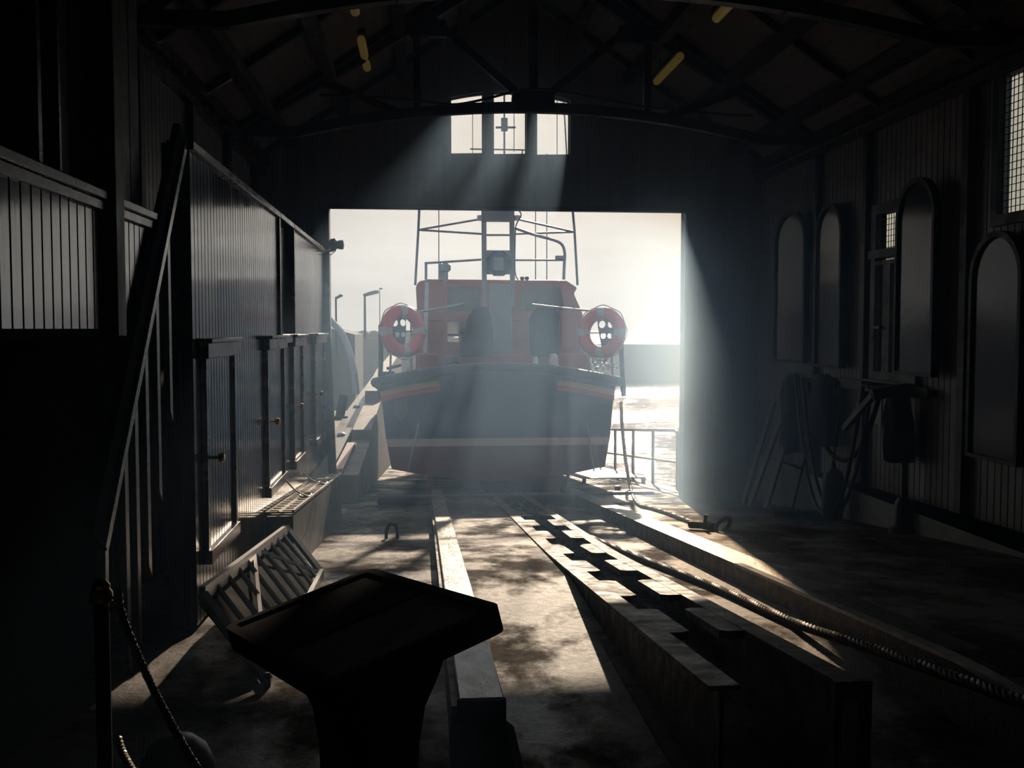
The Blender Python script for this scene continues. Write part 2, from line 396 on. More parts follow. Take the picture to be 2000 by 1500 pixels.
w = thing('window_4', 'tall narrow wired glass window high on the right wall above a board', 'window', (XR, 7.5, .88)); w['kind'] = 'structure'
frameX(M(), XR-.04, XR+.06, W1[0]-.07, W1[1]+.09, W1[2]-.08, W1[3]+.08, .085).build('window_frame', darkw, w)
p = M().add([(XR+.02, W1[0], W1[2]), (XR+.02, W1[1], W1[2]), (XR+.02, W1[1], W1[3]), (XR+.02, W1[0], W1[3])], [(0,1,2,3)]).build('window_pane', dglass, w)
wired(M(), XR+.01, W1[0]+.03, W1[1], W1[2], W1[3]).build('wire_mesh', dsteel, w)
w = thing('window_5', 'wired glass casement window half hidden by the tall arched board', 'window', (XR, 9.4, -.42)); w['kind'] = 'structure'
mm = frameX(M(), XR-.05, XR+.06, W2[0]-.07, W2[1]+.1, W2[2]-.1, W2[3]+.1, .1)
mm.box(XR-.07, XR+.05, W2[0]-.05, W2[1]+.12, .69, .77); mm.box(XR-.06, XR+.05, W2[0], W2[1], .62, .66)
mm.box(XR-.05, XR+.05, 9.47, 9.62, W2[2], .64); mm.box(XR-.10, XR, W2[0]-.1, W2[1]+.15, -.56, -.5)
mm.build('window_frame', darkw, w)
M().add([(XR+.02, W2[0], W2[2]), (XR+.02, W2[1], W2[2]), (XR+.02, W2[1], W2[3]), (XR+.02, W2[0], W2[3])], [(0,1,2,3)]).build('window_pane', dglass, w)
wired(M(), XR+.01, W2[0], W2[1], W2[2], W2[3]).build('wire_mesh', dsteel, w)
M().box(XR-.09, XR-.05, 9.60, 9.74, .0, .025).tube([(XR-.07, 9.72, .01), (XR-.09, 9.72, -.10)], .01, 6).build('window_catch', dsteel, w)

# left main wall with cornice and framed upper lights
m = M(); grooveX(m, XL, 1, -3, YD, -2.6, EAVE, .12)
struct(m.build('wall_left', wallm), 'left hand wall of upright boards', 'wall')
o = M().box(XL, XL+.10, -3, YD, EAVE-.07, EAVE+.05).box(XL, XL+.07, -3, YD, EAVE-.2, EAVE-.14).build('trim_40', trimw); struct(o, 'moulded cornice along the top of the left wall', 'cornice')
for i, y in enumerate((5.9, 7.6, 9.3, 11.0, 12.7)):
    o = M().box(XL, XL+.07, y-.06, y+.06, .6, EAVE-.2).build('trim_%d' % (41+i), darkw); struct(o, 'upright post on the left wall behind the partition', 'wall post')

# ------------------------------------------------------------------ roof trusses
def truss(y, label):
    t = thing('roof_truss', label, 'roof truss', (RX, y, EAVE), 'timber roof trusses')
    def zc(x): u = abs(x-RX)/2.6; return 2.17 if u >= 1 else 2.17+.31*(1-u*u)
    pts = [(XL+.02, y, 2.17)]+[(RX-2.6+5.2*i/16, y, zc(RX-2.6+5.2*i/16)) for i in range(17)]+[(XR-.02, y, 2.17)]
    m = M()
    for a, b in zip(pts, pts[1:]): m.bar(a, b, .1, .11)
    m.build('arched_tie_beam', darkw, t)
    for xe in (XL+.03, XR-.03):
        M().bar((xe, y, EAVE+.02), (RX, y, RZ-.16), .11, .15).build('principal_rafter', darkw, t)
    M().bar((RX, y, 2.44), (RX, y, RZ-.15), .1, .1, (0,1,0)).build('king_post', darkw, t)
    M().prism([(RX-.24, y-.06, 2.44), (RX+.24, y-.06, 2.44), (RX+.24, y-.06, 2.60), (RX+.13, y-.06, 2.68), (RX-.13, y-.06, 2.68), (RX-.24, y-.06, 2.60)], (0,0,0), (0,.12,0)).build('gusset_plate', dsteel, t)
    for s in (-1, 1):
        M().bar((RX+s*.17, y, 2.62), (RX+s*1.14, y, roofz(RX+s*1.14)-.15), .09, .085).build('diagonal_brace', darkw, t)
        M().bar((RX+s*1.3, y, 2.38), (RX+s*1.3, y, roofz(RX+s*1.3)-.12), .08, .08, (0,1,0)).build('queen_post', darkw, t)
        M().bar((RX+s*1.4, y, 2.36), (RX+s*2.3, y, roofz(RX+s*2.3)-.12), .08, .08).build('diagonal_brace', darkw, t)
        xg = RX+s*1.17; M().box(xg-.2, xg+.2, y-.055, y+.055, roofz(xg)-.34, roofz(xg)-.16).build('gusset_plate', dsteel, t)
    return t
truss(11.6, 'dark timber roof truss in front of the arched window over the doorway')
truss(7.5, 'nearer dark roof truss whose arched tie runs out of the top of the picture')
# cable slung from the truss
cp = [at(x, y, 11.35) for x, y in ((625, 186), (680, 186), (816, 197), (884, 204), (945, 194), (1020, 176), (1078, 176), (1156, 190), (1270, 210), (1400, 222), (1470, 226))]
tag(M().tube(smooth(cp, 6), .014, 6).build('electric_cable', black), 'black cable sagging along the truss in front of the arched window', 'cable')
# strip lights
for i, (x, y, lab) in enumerate(((-.62, 11.5, 'short yellowed strip light, left of the arched window'), (-.62, 9.4, 'yellowed strip light at the top edge, nearer of the left pair'),
                                 (2.85, 11.85, 'yellowed strip light right of the arched window'), (2.85, 9.3, 'yellowed strip light at the top edge, nearer of the right pair'))):
    z = 3.0
    t = thing('strip_light', lab, 'strip light', (x, y, z), 'strip lights under the roof')
    M().tube([(x, y-.58, z), (x, y+.58, z)], .045, 10).build('lamp_tube', lampm, t)
    mm = M().box(x-.04, x+.04, y-.62, y+.62, z+.046, z+.10)
    for yy in (y-.4, y+.4): mm.box(x-.008, x+.008, yy-.01, yy+.01, z+.1, roofz(x)-.04)
    mm.build('fitting', dsteel, t)

# ------------------------------------------------------------------ left partition with cupboard doors
XP = -1.25; PY0, PY1 = 5.72, 13.42; PT = .965; PB = -1.645
t = thing('panelled_partition', 'varnished tongue and groove partition with cupboard doors running to the doorway', 'partition', (XP, PY0, B(PY0)))
RY = (9.15, 10.1)
m = M(); grooveX(m, XP, 1, PY0, RY[0], PB, PT); grooveX(m, XP, 1, RY[0], RY[1], PB, -.06); grooveX(m, XP-.05, 1, RY[0], RY[1], -.06, PT); grooveX(m, XP, 1, RY[1], PY1, PB, PT)
m.build('cladding', varn, t)
M().box(XP-.12, XP+.025, PY0-.01, RY[0]-.01, PT, PT+.05).box(XP-.12, XP+.025, RY[0]+.005, RY[1]-.005, PT, PT+.05).box(XP-.12, XP+.025, RY[1]+.01, PY1, PT, PT+.05).build('capping_rail', trimw, t, bevel=.006)
m = M().box(XP-.07, XP+.02, RY[0]-.06, RY[0], -.12, PT).box(XP-.07, XP+.02, RY[1], RY[1]+.06, -.12, PT).box(XP-.07, XP+.035, RY[0]-.07, RY[1]+.07, -.13, -.05)
m.build('recess_frame', trimw, t, bevel=.005)
M().box(XP-.14, XP-.061, PY0-.03, PY0+.02, PB, PT+.03).build('end_post', blackw, t)
M().bar((XP+.0, 13.44, PT-.02), (XP+.10, 13.44, -2.2), .07, .05, (0,1,0)).build('end_board', trimw, t)
pts = []
for i in range(21):
    y = PY0+(PY1-PY0)*i/20; pts.append((y, B(y)))
V = [(XP-.05, y, PB) for y, z in pts]+[(XP+.02, y, PB) for y, z in pts]+[(XP+.10, y, z) for y, z in pts]+[(XP-.05, y, z) for y, z in pts]
n = 21; m = M()
# skirt flares out towards the floor, only where the floor has dropped below the boards
ys2 = [7.0+(PY1-7.0)*i/16 for i in range(17)]
V = []
for y in ys2: V += [(XP-.05, y, PB), (XP+.015, y, PB+.01), (XP+.03, y, (PB+B(y))/2), (XP+.10, y, B(y)+.004), (XP-.05, y, B(y)+.004)]
m.add(V, [(i*5+j, i*5+(j+1)%5, i*5+5+(j+1)%5, i*5+5+j) for i in range(16) for j in range(5)]+[(0,4,3,2,1), tuple(80+j for j in range(5))])
m.build('plinth', plinthm, t)
for i, (y0, y1) in enumerate(((5.98, 6.80), (8.30, 9.20), (9.95, 10.65), (11.9, 13.0))):
    d = M(); z0, z1 = -1.27, -.17
    grooveX(d, XP+.012, 1, y0, y1, z0, z1, .085); dd = d.build('cupboard_door', varn, t)
    e = M().box(XP, XP+.03, y0-.06, y0, z0-.05, z1+.06).box(XP, XP+.03, y1, y1+.06, z0-.05, z1+.06).box(XP, XP+.045, y0-.05, y1+.05, z0-.08, z0)
    e.build('architrave', trimw, dd, bevel=.004)
    e = M().box(XP, XP+.05, y0-.09, y1+.09, z1, z1+.09).box(XP, XP+.075, y0-.11, y1+.11, z1+.09, z1+.115)
    e.build('cornice', trimw, dd, bevel=.005)
    yk = y0+.09
    rot = Matrix.Rotation(PI/2, 3, 'Y')
    M().lathe([(.012, 0), (.010, .03), (.012, .045), (.026, .055), (.030, .07), (.024, .085), (.004, .09)], (XP+.012, yk, -.75), 14, rot).build('knob', brass, dd)

# near wainscot wall with upper screen, and the steep stair beside it
WX = -1.30
t = thing('wainscot_screen', 'dark wainscot wall with a capping rail and tall glazed screen above, at the left edge', 'screen wall', (WX, 4.0, 0-CZ))
m = M(); grooveX(m, WX, 1, 2.2, 4.40, .0, .52); grooveX(m, WX, 1, 4.46, 5.15, .0, .52); m.build('cladding', varn, t)
M().box(WX-.07, WX+.028, 2.2, 4.36, .52, .56).box(WX-.07, WX+.018, 2.2, 4.36, .475, .52).box(WX-.07, WX+.028, 4.48, 5.15, .52, .56).box(WX-.07, WX+.018, 4.48, 5.15, .475, .52).build('capping_rail', trimw, t, bevel=.006)
for y0, y1, z in ((4.36, 4.48, 1.95), (3.60, 3.64, 1.95), (3.80, 3.825, 1.95), (2.80, 2.84, 1.95)):
    M().box(WX-.07, WX+(.05 if y1-y0 > .1 else .02), y0, y1, -.03 if y1-y0 > .1 else .56, z).build('mullion', trimw if y1-y0 < .1 else darkw, t, bevel=.004)
m = M(); grooveX(m, WX-.06, 1, 2.2, 5.15, .58, 1.95, .16); m.build('upper_boarding', darkw, t)
M().box(WX-.34, WX-.30, 2.2, 5.15, -LV, .03).box(WX-.34, WX-.01, 2.2, 5.15, -.03, .0).build('recessed_panel', lecb, t)
M().box(WX-.08, WX+.03, 2.2, 5.15, 1.95, 2.03).build('head_rail', darkw, t)
sp = [(WX+.03, 3.14+.05*math.cos(a), .60+.05*math.sin(a)) for a in [PI*1.5-i*PI*1.5/10 for i in range(11)]]
M().box(WX+.0, WX+.05, 3.06, 3.16, -.03, .58).build('end_post', blackw, t, bevel=.005)
M().tube(sp, .018, 8).build('scroll', blackw, t)

t = thing('steep_stair', 'steep boarded stair with a broad black handrail and upright balusters, dropping towards the viewer', 'stair', (XP, 4.6, 0-CZ))
hp = atx(366, 278, XP); hq = atx(209, 1074, XP); hd = (hq-hp).normalized(); hn = Vector((0, hd.z, -hd.y)); hn = -hn if hn.y > 0 else hn
hw = hn*.16
def hx(p, x): return Vector((x, p.y, p.z))
M().hexa([hx(hq, XP-.05), hx(hq, XP-.015), hx(hp, XP-.015), hx(hp, XP-.05)], [hx(hq+hw, XP-.05), hx(hq+hw, XP-.015), hx(hp+hw*.8, XP-.015), hx(hp+hw*.8, XP-.05)]).build('handrail_board', lecb, t)
M().bar((XP-.01, hp.y, hp.z), (XP-.01, hq.y, hq.z), .02, .05).bar((XP-.01, hq.y, hq.z), (XP-.01, hq.y-.02, hq.z-.45), .02, .05, (0,1,0)).build('handrail_edge', trimw, t, bevel=.004)
for px, yb in ((338, 800), (317, 955), (297, 1100), (278, 1235), (258, 1290)):
    b = atx(px, yb, XP); y = b.y
    zt_ = hp.z+(hq.z-hp.z)*((y-hp.y)/(hq.y-hp.y))-.03
    zb_ = max(b.z, -1.64)
    w_ = .05
    M().add([(XP-.03, y-w_, zb_+.0), (XP-.03, y, zb_-.06 if zb_ > -1.5 else zb_), (XP-.03, y, zt_), (XP-.03, y-w_, zt_-.06),
             (XP+.0, y-w_, zb_+.0), (XP+.0, y, zb_-.06 if zb_ > -1.5 else zb_), (XP+.0, y, zt_), (XP+.0, y-w_, zt_-.06)],
            [(0,1,2,3),(7,6,5,4),(0,4,5,1),(1,5,6,2),(2,6,7,3),(3,7,4,0)]).build('baluster', balm, t)

# ------------------------------------------------------------------ slip furniture
def slopebar(x0, x1, y0, y1, zf, h, dx=0.):
    n = 12; V = []
    for i in range(n+1):
        y = y0+(y1-y0)*i/n; z = zf(y); o = dx*(i/n); V += [(x0+o, y, z-h), (x1+o, y, z-h), (x1+o, y, z), (x0+o, y, z)]
    return M().add(V, [(i*4+j, i*4+(j+1)%4, i*4+4+(j+1)%4, i*4+4+j) for i in range(n) for j in range(4)]+[(0,3,2,1), tuple(n*4+j for j in range(4))])
t = thing('bilge_timber', 'flat greased timber bilgeway with worn white paint left of the lit floor', 'slipway timber', (.21, 3.75, B(3.75)))
slopebar(.125, .295, 3.70, 16, lambda y: A(y)+.018, .29).build('beam', timb, t, bevel=.006)
slopebar(.10, .124, 3.70, 16, lambda y: A(y)-.01, .27).build('steel_strap', rust, t)
M().prism([(.09, 3.25, B(3)), (.33, 3.25, B(3)), (.33, 3.25, A(3)-.09), (.295, 3.25, A(3)-.06), (.125, 3.25, A(3)-.06), (.09, 3.25, A(3)-.09)], (0,0,0), (0,.44,0)).box(.12, .30, 3.675, 3.70, B(3), A(3)+.016).build('end_block', lecb, t)
t = thing('kerb_timber', 'long kerb beam with a white painted edge right of the wire rope', 'slipway timber', (2.3, 3, B(3)))
slopebar(2.22, 2.46, 2.5, 16, lambda y: A(y)+.012, .29, -.05).build('beam', timb if False else mk('greasy kerb timber', (.09, .065, .05), (.03, .022, .018), 8, .25, .45, bump=.6, bscale=35), t)
slopebar(2.20, 2.26, 2.5, 7.0, lambda y: A(y)+.02, .02, -.01).build('white_edge', mk('gloss white paint', (.8, .8, .78), (.45, .45, .44), 8, .12, .25, ramp=(.4, .7)), t)
# keelway channel: two steel beams with cut tabs
def ztop(y): return -1.2-.119*(y-3.3) if y < 8.4 else A(y)+.014
t = thing('keelway_channel', 'rusty steel keel channel of two flanged beams with pads facing inwards', 'steel channel', (1.22, 3.3, B(3.3)))
def ibeam(x0, x1, web, y0, y1):
    n = 14; m = M()
    def strip(xa, xb, za, zb):
        V = []
        for i in range(n+1):
            y = y0+(y1-y0)*i/n; zz = ztop(y); lo = B(y) ; V += [(xa, y, za(zz, lo)), (xb, y, za(zz, lo)), (xb, y, zb(zz, lo)), (xa, y, zb(zz, lo))]
        m.add(V, [(i*4+j, i*4+(j+1)%4, i*4+4+(j+1)%4, i*4+4+j) for i in range(n) for j in range(4)]+[(0,3,2,1), tuple(n*4+j for j in range(4))])
    strip(x0, x1, lambda z, l: z-.018, lambda z, l: z)
    strip(web-.008, web+.008, lambda z, l: l, lambda z, l: z-.018)
    strip(x0-.03, x1, lambda z, l: l, lambda z, l: l+.015)
    return m
ibeam(.955, 1.065, 1.0, 3.32, 15.5).build('side_beam', rust, t)
ibeam(1.405, 1.50, 1.485, 3.32, 15.5).build('side_beam', rust, t)
M().bar((1.405, 3.32, -1.235), (1.52, 3.32, -1.235), .03, .05).bar((1.51, 3.33, -1.2), (1.51, 3.33, -1.65), .03, .03, (0,1,0)).bar((1.405, 3.33, -1.2), (1.405, 3.33, -1.65), .025, .03, (0,1,0)).build('end_bracket', rust, t)
for y in (4.66, 5.78, 6.92, 8.08, 9.2, 10.35, 11.5):
    for s in (0, 1):
        x0, x1 = (1.065, 1.165) if s == 0 else (1.30, 1.405)
        ya, yb = y-.33, y+.33; c = .035
        if s == 0: P = [(x0, ya), (x1-c, ya), (x1, ya+c), (x1, yb-c), (x1-c, yb), (x0, yb)]
        else: P = [(x1, ya), (x1, yb), (x0+c, yb), (x0, yb-c), (x0, ya+c), (x0+c, ya)]
        V = [(x, yy, ztop(yy)-.002) for x, yy in P]+[(x, yy, ztop(yy)-.04) for x, yy in P]
        b = M().add(V, [tuple(range(6)), tuple(range(6, 12))[::-1]]+[(i, (i+1)%6, 6+(i+1)%6, 6+i) for i in range(6)]).build('pad', rust, t)
        if s == 0:
            M().tube([(x1-.01, y, ztop(y)-.03), (x1+.075, y, ztop(y)-.035)], .012, 8).build('pin', steel, b)
# wire rope
wp = [tuple(at(2500, 1560, 2.5)), tuple(at(2000, 1372, 3.5)), tuple(at(1700, 1266, 4.65)), tuple(at(1540, 1212, 5.5))]+[tuple(fl(x, y)+Vector((0,0,.028))) for x, y in ((1380, 1148), (1220, 1084), (1072, 1018))]+[(1.36, 14.5, B(14.5)+.03), (1.26, 16.6, B(16.6)+.2)]
tag(twist(M(), smooth(wp, 5), .0125, .0155, .16, 4, 6, 8).build('winch_wire', cablem), 'thick twisted winch wire running diagonally across the slip beside the channel', 'wire rope')
# dark roller across the doorway
y0 = 14.6
o = M().tube([(-.66, y0, B(y0)+.09), (-.64, y0, B(y0)+.09), (3.34, y0, B(y0)+.09), (3.39, y0, B(y0)+.09)], [.04, .085, .085, .03], 14).build('slip_roller', black)
tag(o, 'long black roller lying across the slip under the boat stern', 'roller')
p = Vector((3.03, 15.7, B(15.7)))
tag(M().lathe([(.07, 0), (.07, .03), (.05, .05), (.045, .14), (.055, .16), (.05, .19), (.02, .2)], p, 14).build('mooring_peg', dsteel), 'small dark peg standing on the slip beyond the roller', 'bollard')
c = fl(765, 1052); 
pts = [(c.x-.055, c.y, c.z-.01), (c.x-.05, c.y+.03, c.z+.09), (c.x-.01, c.y+.06, c.z+.14), (c.x+.045, c.y+.03, c.z+.12), (c.x+.06, c.y, c.z-.01)]
tag(M().tube(smooth(pts, 5), .017, 8).build('iron_staple', rust), 'bent iron staple standing up from the shaded slip', 'ring bolt')

# slotted trough along the partition
t = thing('slotted_trough', 'long box against the partition topped with two rows of slots', 'trough', (-1.1, 10, B(10)))
ya, yb = 7.95, 12.6
def tz(y): return -1.415-.079*(y-ya)
L = math.hypot(yb-ya, tz(yb)-tz(ya))
holes = []
n = 24
for r in range(2):
    u0, u1 = (.025, .095) if r == 0 else (.125, .195)
    for i in range(n):
        v0 = L*(i+.25)/n; v1 = L*(i+.7)/n; holes.append([(u0, v0), (u1, v0), (u1, v1), (u0, v1)])
dv = Vector((0, yb-ya, tz(yb)-tz(ya)))/L
plate([(0, 0), (.22, 0), (.22, L), (0, L)], holes, .012, lambda u, v, w: Vector((-1.215+u, ya, tz(ya)))+dv*v+Vector((0,0,w)), 'slotted_top', mk('pale grating', (.5, .44, .36), (.4, .34, .28), 5, .3, .45), t)
V = []
for y in (ya, 10, yb): V += [(-1.21, y, B(y)+.005), (-1.0, y, B(y)+.005), (-1.0, y, tz(y)-.03), (-1.21, y, tz(y)-.03)]
M().add(V, [(i*4+j, i*4+(j+1)%4, i*4+4+(j+1)%4, i*4+4+j) for i in range(2) for j in range(4)]+[(0,3,2,1), (8,9,10,11)]).build('side_panel', mk('dull grey metal', (.1, .095, .09), (.06, .056, .053), 4, .4, .55), t)
M().bar((-1.0, ya, tz(ya)+.01), (-1.0, yb, tz(yb)+.01), .02, .02).bar((-1.11, ya, tz(ya)+.008), (-1.11, yb, tz(yb)+.008), .012, .012).build('edge_strip', steel, t)
# lashing cords from the partition down to the trough
for i, (a, b) in enumerate((((552, 930), (590, 975)), ((592, 922), (640, 955)))):
    p0 = atx(a[0], a[1], -1.235); p1 = at(b[0], b[1], p0.y+.1); p1 = Vector((-1.05, p1.y, tz(p1.y)+.025))
    sag = (p0+p1)/2-Vector((0, 0, .03))
    lp = [p1+Vector((.05*math.cos(q), .12*math.sin(q), .004)) for q in [j*2*PI/10 for j in range(11)]]
    tag(M().tube(smooth([p0, sag, p1], 5), .007, 6).tube(lp, .007, 6).build('lashing_cord', ropem), ['nearer', 'farther'][i]+' thin cord tied from the partition to the slotted trough', 'cord', 'lashing cords')

# tilted slatted gangway
t = thing('slatted_gangway', 'metal gangway of thin slats lying tilted on its edge against the partition', 'gangway', (-.95, 6.6, B(6.6)))
Aa = at(395, 1160, 4.95); Bb = Vector((-1.04, 7.9, -1.53)); Cc = Vector((-.765, 7.75, B(7.75)+.03)); Dd = Vector((-.72, 4.72, B(4.72)+.03))
M().bar(Aa, Bb, .03, .07).build('upper_rail', steel, t); M().bar(Dd, Cc, .03, .07).build('lower_rail', steel, t)
M().bar(Bb, Cc, .05, .03).build('end_rail', steel, t); M().bar(Aa, Dd, .05, .03).build('end_rail', steel, t)
for i in range(1, 10):
    f = i/10; M().bar(Aa.lerp(Bb, f), Dd.lerp(Cc, f), .022, .02).build('slat', steel, t)
M().bar(Aa.lerp(Bb, .55), Cc, .02, .02).build('diagonal_brace', steel, t); M().bar(Aa.lerp(Bb, .5), Dd, .02, .02).build('diagonal_brace', steel, t)
mm = M().bar(Aa.lerp(Bb, .5)+Vector((0,0,-.09)), Dd.lerp(Cc, .5)+Vector((-.05,0,.02)), .18, .01); mm.build('tread_plate', dsteel, t)
M().hexa([Aa+Vector((-.03,.05,-.06)), Dd+Vector((-.05,.05,.0)), Cc+Vector((-.05,-.05,.0)), Bb+Vector((-.03,-.05,-.06))], [q+Vector((.004,0,.006)) for q in (Aa+Vector((-.03,.05,-.06)), Dd+Vector((-.05,.05,.0)), Cc+Vector((-.05,-.05,.0)), Bb+Vector((-.03,-.05,-.06)))]).build('shade_sheet', lecb, t)  # added black sheet: stands in for shade between the slats, shadows the floor

# ------------------------------------------------------------------ lectern
t = thing('reading_lectern', 'dark display lectern with a tilted framed top on a flared pedestal in the foreground', 'lectern', (-.2, 2.7, -LV))
Fp = Vector((-.208, 2.2, -.776)); Rp = Vector((.191, 2.417, -.669)); Bp = Vector((-.156, 3.084, -.726)); Lp = Vector((-.555, 2.867, -.834))
ea = (Rp-Fp); eb = (Lp-Fp); La, Lb = ea.length, eb.length; ea.normalize(); eb.normalize(); en = ea.cross(eb).normalized()
def lec(u, v, w): return Fp+ea*u+eb*v+en*w
def rrect(a, b, c, d, r, n=4):
    out = []
    for cx, cy, s in ((c-r, b+r, -PI/2), (c-r, d-r, 0), (a+r, d-r, PI/2), (a+r, b+r, PI)):
        for i in range(n+1):
            q = s+PI/2*i/n; out.append((cx+r*math.cos(q), cy+r*math.sin(q)))
    return out
o = plate(rrect(0, 0, La, Lb, .035), [], .05, lambda u, v, w: lec(u, v, w-.03), 'lectern_top', lecb, t)
plate(rrect(0.0, 0.0, La, Lb, .035), [rrect(.028, .028, La-.028, Lb-.028, .012)], .012, lambda u, v, w: lec(u, v, w+.001), 'top_frame', lecb, t)
plate(rrect(.034, .034, La-.034, .34, .01), [], .005, lambda u, v, w: lec(u, v, w-.003), 'display_panel', inkp, t)
plate(rrect(.034, .36, La-.034, Lb-.034, .01), [], .005, lambda u, v, w: lec(u, v, w-.003), 'display_panel', lecb, t)
cen = lec(La*.5, Lb*.42, -.055)
m = M(); V = []; prof = [(0, .20, .16), (-.06, .165, .13), (-.14, .13, .11), (-.24, .115, .1), (-.40, .11, .095), (-.62, .12, .1)]
for dz, rx, ry in prof:
    for k in range(20):
        q = 2*PI*k/20; cc, ss = math.cos(q), math.sin(q)
        sgn = lambda x: (1 if x > 0 else -1)*abs(x)**.45
        p = Vector((cen.x, cen.y, 0))+Vector((ea.x, ea.y, 0)).normalized()*rx*sgn(cc)+Vector((eb.x, eb.y, 0)).normalized()*ry*sgn(ss)
        if dz == 0: p.z = lec((p-Fp).dot(ea), (p-Fp).dot(eb), 0).z; pp = p.copy(); uu = Vector((p.x-Fp.x, p.y-Fp.y, 0)); p.z = Fp.z-.056-(en.x*uu.x+en.y*uu.y)/en.z
        else: p.z = cen.z-.02+dz
        V.append(p)
for k in range(20): V.append(Vector((V[100+k].x, V[100+k].y, -LV+.036)))
for k in range(20):
    p = V[100+k]; V.append(Vector((cen.x+(p.x-cen.x)*1.6, cen.y+(p.y-cen.y)*1.6, -LV+.036)))
for k in range(20): V.append(Vector((V[140+k].x, V[140+k].y, -LV)))
m.add(V, [(i*20+k, i*20+(k+1)%20, i*20+20+(k+1)%20, i*20+20+k) for i in range(8) for k in range(20)]+[tuple(range(20)), tuple(160+k for k in range(20))])
m.build('pedestal', lecb, t)
for u, v in ((La*.35, .37), (La*.62, .365)):
    p = lec(u, v, 0); M().tube([p, p+Vector((0, 0, .025)), p+Vector((.008, 0, .03))], .004, 6).build('catch', dsteel, t)

# ------------------------------------------------------------------ barrier post and ropes
t = thing('barrier_post', 'slim dark barrier post with a brass knob at the lower left', 'barrier post', (-.77, 2.5, -LV))
M().lathe([(.14, 0), (.14, .015), (.05, .03), (.024, .05)], (-.77, 2.5, -LV), 20).build('base', brass, t)
M().lathe([(.018, .04), (.018, .994)], (-.77, 2.5, -LV), 14).build('post', blackw, t)
M().lathe([(.018, .994), (.027, .999), (.027, 1.019), (.02, 1.029), (.022, 1.037), (.012, 1.049), (.003, 1.052)], (-.77, 2.5, -LV), 16).build('knob', brass, t)
M().torus(.014, .004, (-.745, 2.49, -.655), None, 14, 6).build('hook', brass, t)
def hang(a, b, sag, n=14):
    a = Vector(a); b = Vector(b); return [a.lerp(b, i/n)-Vector((0, 0, sag*4*(i/n)*(1-i/n))) for i in range(n+1)]
r1 = [at(x, y, Y) for x, y, Y in ((231, 1150, 2.49), (236, 1190, 2.48), (255, 1245, 2.44), (285, 1315, 2.38), (330, 1405, 2.28), (385, 1500, 2.16), (450, 1580, 2.05), (560, 1660, 1.9))]
tag(twist(M(), smooth(r1, 5), .0045, .0055, .035, 3, 6, 8).build('barrier_rope', mk('glossy cord', (.6, .56, .48), (.45, .42, .36), 30, .15, .25, spec=.8)), 'upper twisted barrier rope drooping from the knobbed post', 'rope')
r2 = [at(x, y, Y) for x, y, Y in ((230, 1440, 2.49), (238, 1465, 2.46), (256, 1500, 2.40), (300, 1570, 2.3))]
tag(twist(M(), smooth(r2, 5), .0045, .0055, .035, 3, 6, 8).build('barrier_rope', mk('glossy cord', (.6, .56, .48), (.45, .42, .36), 30, .15, .25, spec=.8)), 'lower twisted barrier rope just entering at the bottom edge', 'rope')
# pale domed drum on the floor behind the ropes
c = fl(330, 1420); c = Vector((-.85, 3.55, B(3)))
tag(M().lathe([(.11, 0), (.125, .02), (.13, .08), (.124, .15), (.10, .205), (.06, .24), (.015, .25)], c, 24).build('pale_drum', palem), 'pale round topped drum on the dark floor behind the ropes', 'drum')

# ------------------------------------------------------------------ right wall boards and hanging gear
def arch(w, h, n=12):
    r = w/2; return [(-r, 0), (r, 0), (r, h-r)]+[(r*math.cos(a), h-r+r*math.sin(a)) for a in [PI*i/n for i in range(1, n)]]+[(-r, h-r)]
BW = .66
labs = ['arch topped honours board nearest the doorway, left of the slim post', 'arch topped honours board between the slim post and the casement window', 'arch topped honours board covering the right half of the casement window', 'lower arch topped honours board under the tall wired window']
for i, (yc, zb, zt2, dx) in enumerate(((11.84, at(1551, 702, 11.9).z, at(1551, 418, 11.9).z, .03), (10.80, at(1618, 712, 10.8).z, at(1618, 402, 10.8).z, .04), (8.74, at(1786, 727, 8.74).z, at(1786, 353, 8.74).z, .09), (7.55, at(1945, 893, 7.55).z, at(1945, 458, 7.55).z, .03))):
    t = thing('honours_board', labs[i], 'honours board', (XR-.1, yc, zb), 'arch topped honours boards on the right wall')
    h = zt2-zb; w = BW
    ang = math.radians(10) if i == 0 else 0.
    def f(u, v, q, yc=yc, zb=zb, dx=dx, ca=math.cos(ang), sa=math.sin(ang)):
        k_ = BW/2+.05-u
        return Vector((XR-.06-dx+q*ca-k_*sa, yc-BW/2-.05+k_*ca+q*sa, zb+v))
    plate(arch(w+.06, h+.06), [[(u, v+.03) for u, v in arch(w-.02, h-.02)]], .07, lambda u, v, q: f(u, v-.03, q), 'board_frame', blackw, t)
    plate([(u, v) for u, v in arch(w, h)], [], .02, lambda u, v, q: f(u, v, q+.0), 'board_panel', boardm, t)
# hanging rail with hooks
t = thing('gear_rail', 'dark timber rail with end blocks fixed low on the right wall', 'rail', (XR-.1, 10.0, -.62))
M().box(XR-.10, XR-.085, 8.6, 12.0, -.62, -.52).box(XR-.085, XR, 8.62, 8.72, -.6, -.54).box(XR-.085, XR, 11.9, 12.0, -.6, -.54).build('rail', darkw, t)
for y in (8.95, 9.5, 10.5, 11.3): M().tube([(XR-.09, y, -.57), (XR-.22, y, -.58), (XR-.24, y, -.53)], .012, 6).build('hook', dsteel, t)
